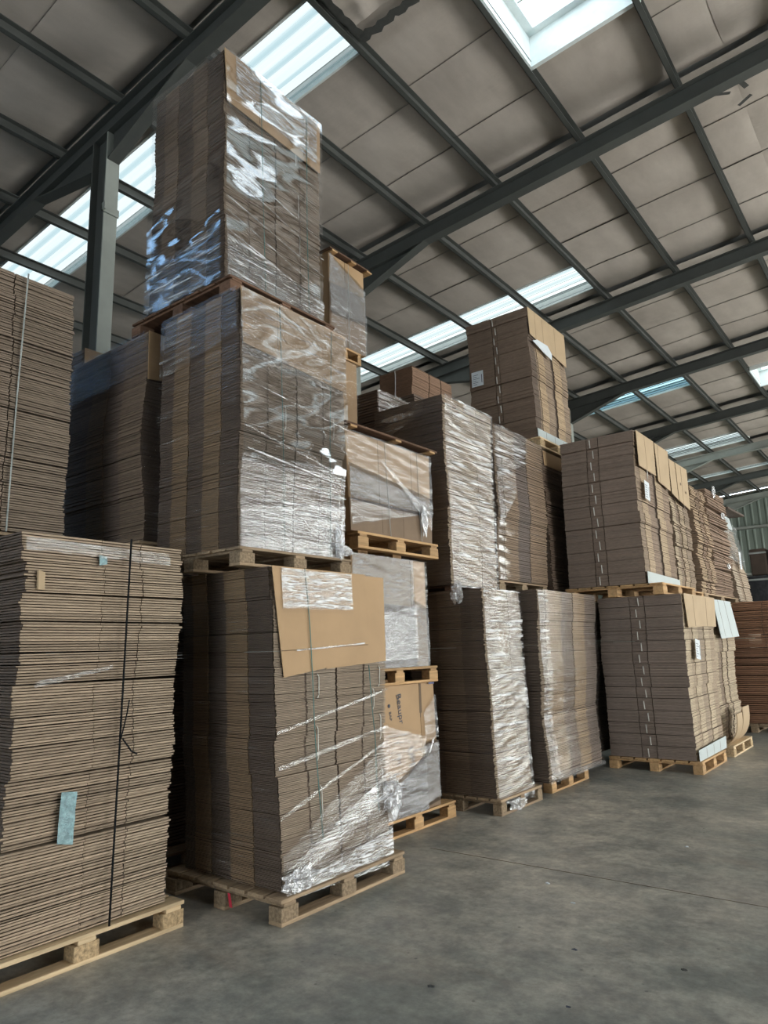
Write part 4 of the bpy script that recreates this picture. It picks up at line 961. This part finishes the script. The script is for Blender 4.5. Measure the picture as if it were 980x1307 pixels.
# reddish stack at the right edge and what stands behind it
pallet(-3.20, -2.15, 13.55, 14.75, 0, 'dark pallet under the reddish brown stack at the right edge', 'wood_old')
g1 = Stack('cardboard_stack', 'reddish brown floor stack cut by the right edge of the picture', (-3.20, -2.05), (13.58, 14.7), (.146, 2.19), n=62, bundles=13, col=BR,
           segN=[(.75, BR, 0), (.01, D, .02), (.24, BR, .004)], segX=[(1, BR, 0)], jit=.012, bj=.02, gap=.24, wob=.03, seed=71, colv=.25)
g1.line('N', [(.10, 1), (.25, 0)], 'strap_black', .008, off=.03)
pallet(-3.85, -2.85, 14.9, 16.1, 0, 'old pallet on the floor beyond the reddish stack', 'wood_old')
Stack('cardboard_stack', 'floor stack hidden beyond the reddish stack', (-3.8, -2.85), (14.9, 16.1), (.146, 2.26), n=70, bundles=6, col=R, seed=72)
g2 = Stack('wrapped_cardboard_stack', 'far slanting stack capped with plastic film beyond the ragged brown pair', (-3.80, -2.90), (14.9, 16.15), (2.262, 3.75), top=(0, -.22, 0, .0), n=60, bundles=5, col=R,
           segN=[(1, (.33, .25, .18), 0)], segX=[(.3, (.40, .33, .25), 0), (.2, R, .01), (.5, (.38, .30, .22), 0)], jit=.01, bj=.02, wob=.03, seed=73)
g2.card('N', [(.55, .99), (1.0, .99), (1.0, .55), (.62, .55)], 'kraft', off=.03)
g2.label('X', .55, .45, .16, .35, off=.04)
g2.band('X', 0, 1, .55, 1.20, .45, 1.05, 'film_haze', off=.05, amp=.03, nu=20, nv=30); g2.band('N', .3, 1, .9, 1.20, .9, 1.20, 'film_haze', off=.03, amp=.02, nu=20, nv=20)
bevel(MB().hexa([(-.62, .05, 1.49), (-.16, .05, 1.49), (-.16, .9, 1.49), (-.62, .9, 1.49), (-.60, .07, 1.76), (-.2, .07, 1.78), (-.2, .88, 1.76), (-.60, .88, 1.78)]).build('wrapped_bundle', 'white_card', g2.root), .03, 2)
MB().hexa([(-.70, -.05, 1.78), (-.02, -.05, 1.80), (.06, 1.0, 1.76), (-.66, 1.0, 1.79), (-.70, -.05, 1.81), (-.02, -.05, 1.84), (.06, 1.0, 1.80), (-.66, 1.0, 1.82)]).build('top_sheet', 'carton_dark', g2.root)
for i, (x0, x1, y0, y1, z0, z1, mt, lb) in enumerate(((-3.45, -2.4, 18.6, 19.8, 0, 1.10, 'dark_wrap', 'lowest black-wrapped box of the far pile at the right edge'),
        (-3.43, -2.42, 18.65, 19.8, 1.11, 2.20, 'dark_wrap', 'second black-wrapped box up in the far pile at the right edge'),
        (-3.45, -2.4, 18.6, 19.8, 2.21, 3.02, 'dark_wrap', 'shiny black-wrapped box under the brown boxes of the far pile'),
        (-3.34, -2.98, 18.7, 19.6, 3.03, 3.66, 'carton_dark', 'dark brown box on top of the far pile, left one'),
        (-2.88, -2.45, 18.7, 19.6, 3.03, 3.68, 'carton_dark', 'dark brown box on top of the far pile, right one'))):
    root = empty('wrapped_box', (x1, y0, z0), lb, 'box')
    bevel(MB().box(x0-x1, 0, 0, y1-y0, 0, z1-z0).build('body', mt, root), .03, 2)
    MB().box(x0-x1-.01, .01, -.01, .0, z1-z0-.12, z1-z0-.08).build('tape_band', 'strap_grey', root)

# ---- litter on the floor
def scrap(x, y, s, mat, label, cat='scrap'):
    rr = random.Random(int(x*100)); V = []; F = []
    n = 7
    for i in range(n):
        t = 2*math.pi*i/n; r_ = s*rr.uniform(.4, 1.1); V.append((r_*math.cos(t), r_*math.sin(t)*.6, rr.uniform(.001, s*.35)))
    V.append((0, 0, s*.3)); F = [(i, (i+1) % n, n) for i in range(n)]
    V += [(a, b_, .0005) for a, b_, c in V[:n]]
    F += [(n+1+i, n+1+(i+1) % n, (i+1) % n, i) for i in range(n)] + [tuple(range(2*n, n, -1))]
    o = mesh_obj('floor_scrap', V, F, mat); o.location = (x, y, 0); tag(o, label, cat)
for (x, y, s, mt, lb) in ((-2.27, 4.62, .022, 'paper', 'white paper scrap lying on the floor just before the joint line'), (-1.98, 4.37, .02, 'paper', 'small pale scrap on the floor beyond the dark crumb'),
        (-1.71, 3.74, .016, 'ink', 'dark crumb on the floor in the middle of the open concrete'), (-2.10, 2.99, .03, 'tape_dark', 'dark flat scrap on the floor at the bottom centre'),
        (-1.50, 3.17, .014, 'ink', 'dark crumb near the bottom edge of the floor'), (-1.75, 5.97, .02, 'paper', 'white scrap on the floor beyond the joint line'),
        (-1.19, 3.81, .018, 'tape_dark', 'dark splinter on the floor at lower right')):
    scrap(x, y, s, mt, lb)
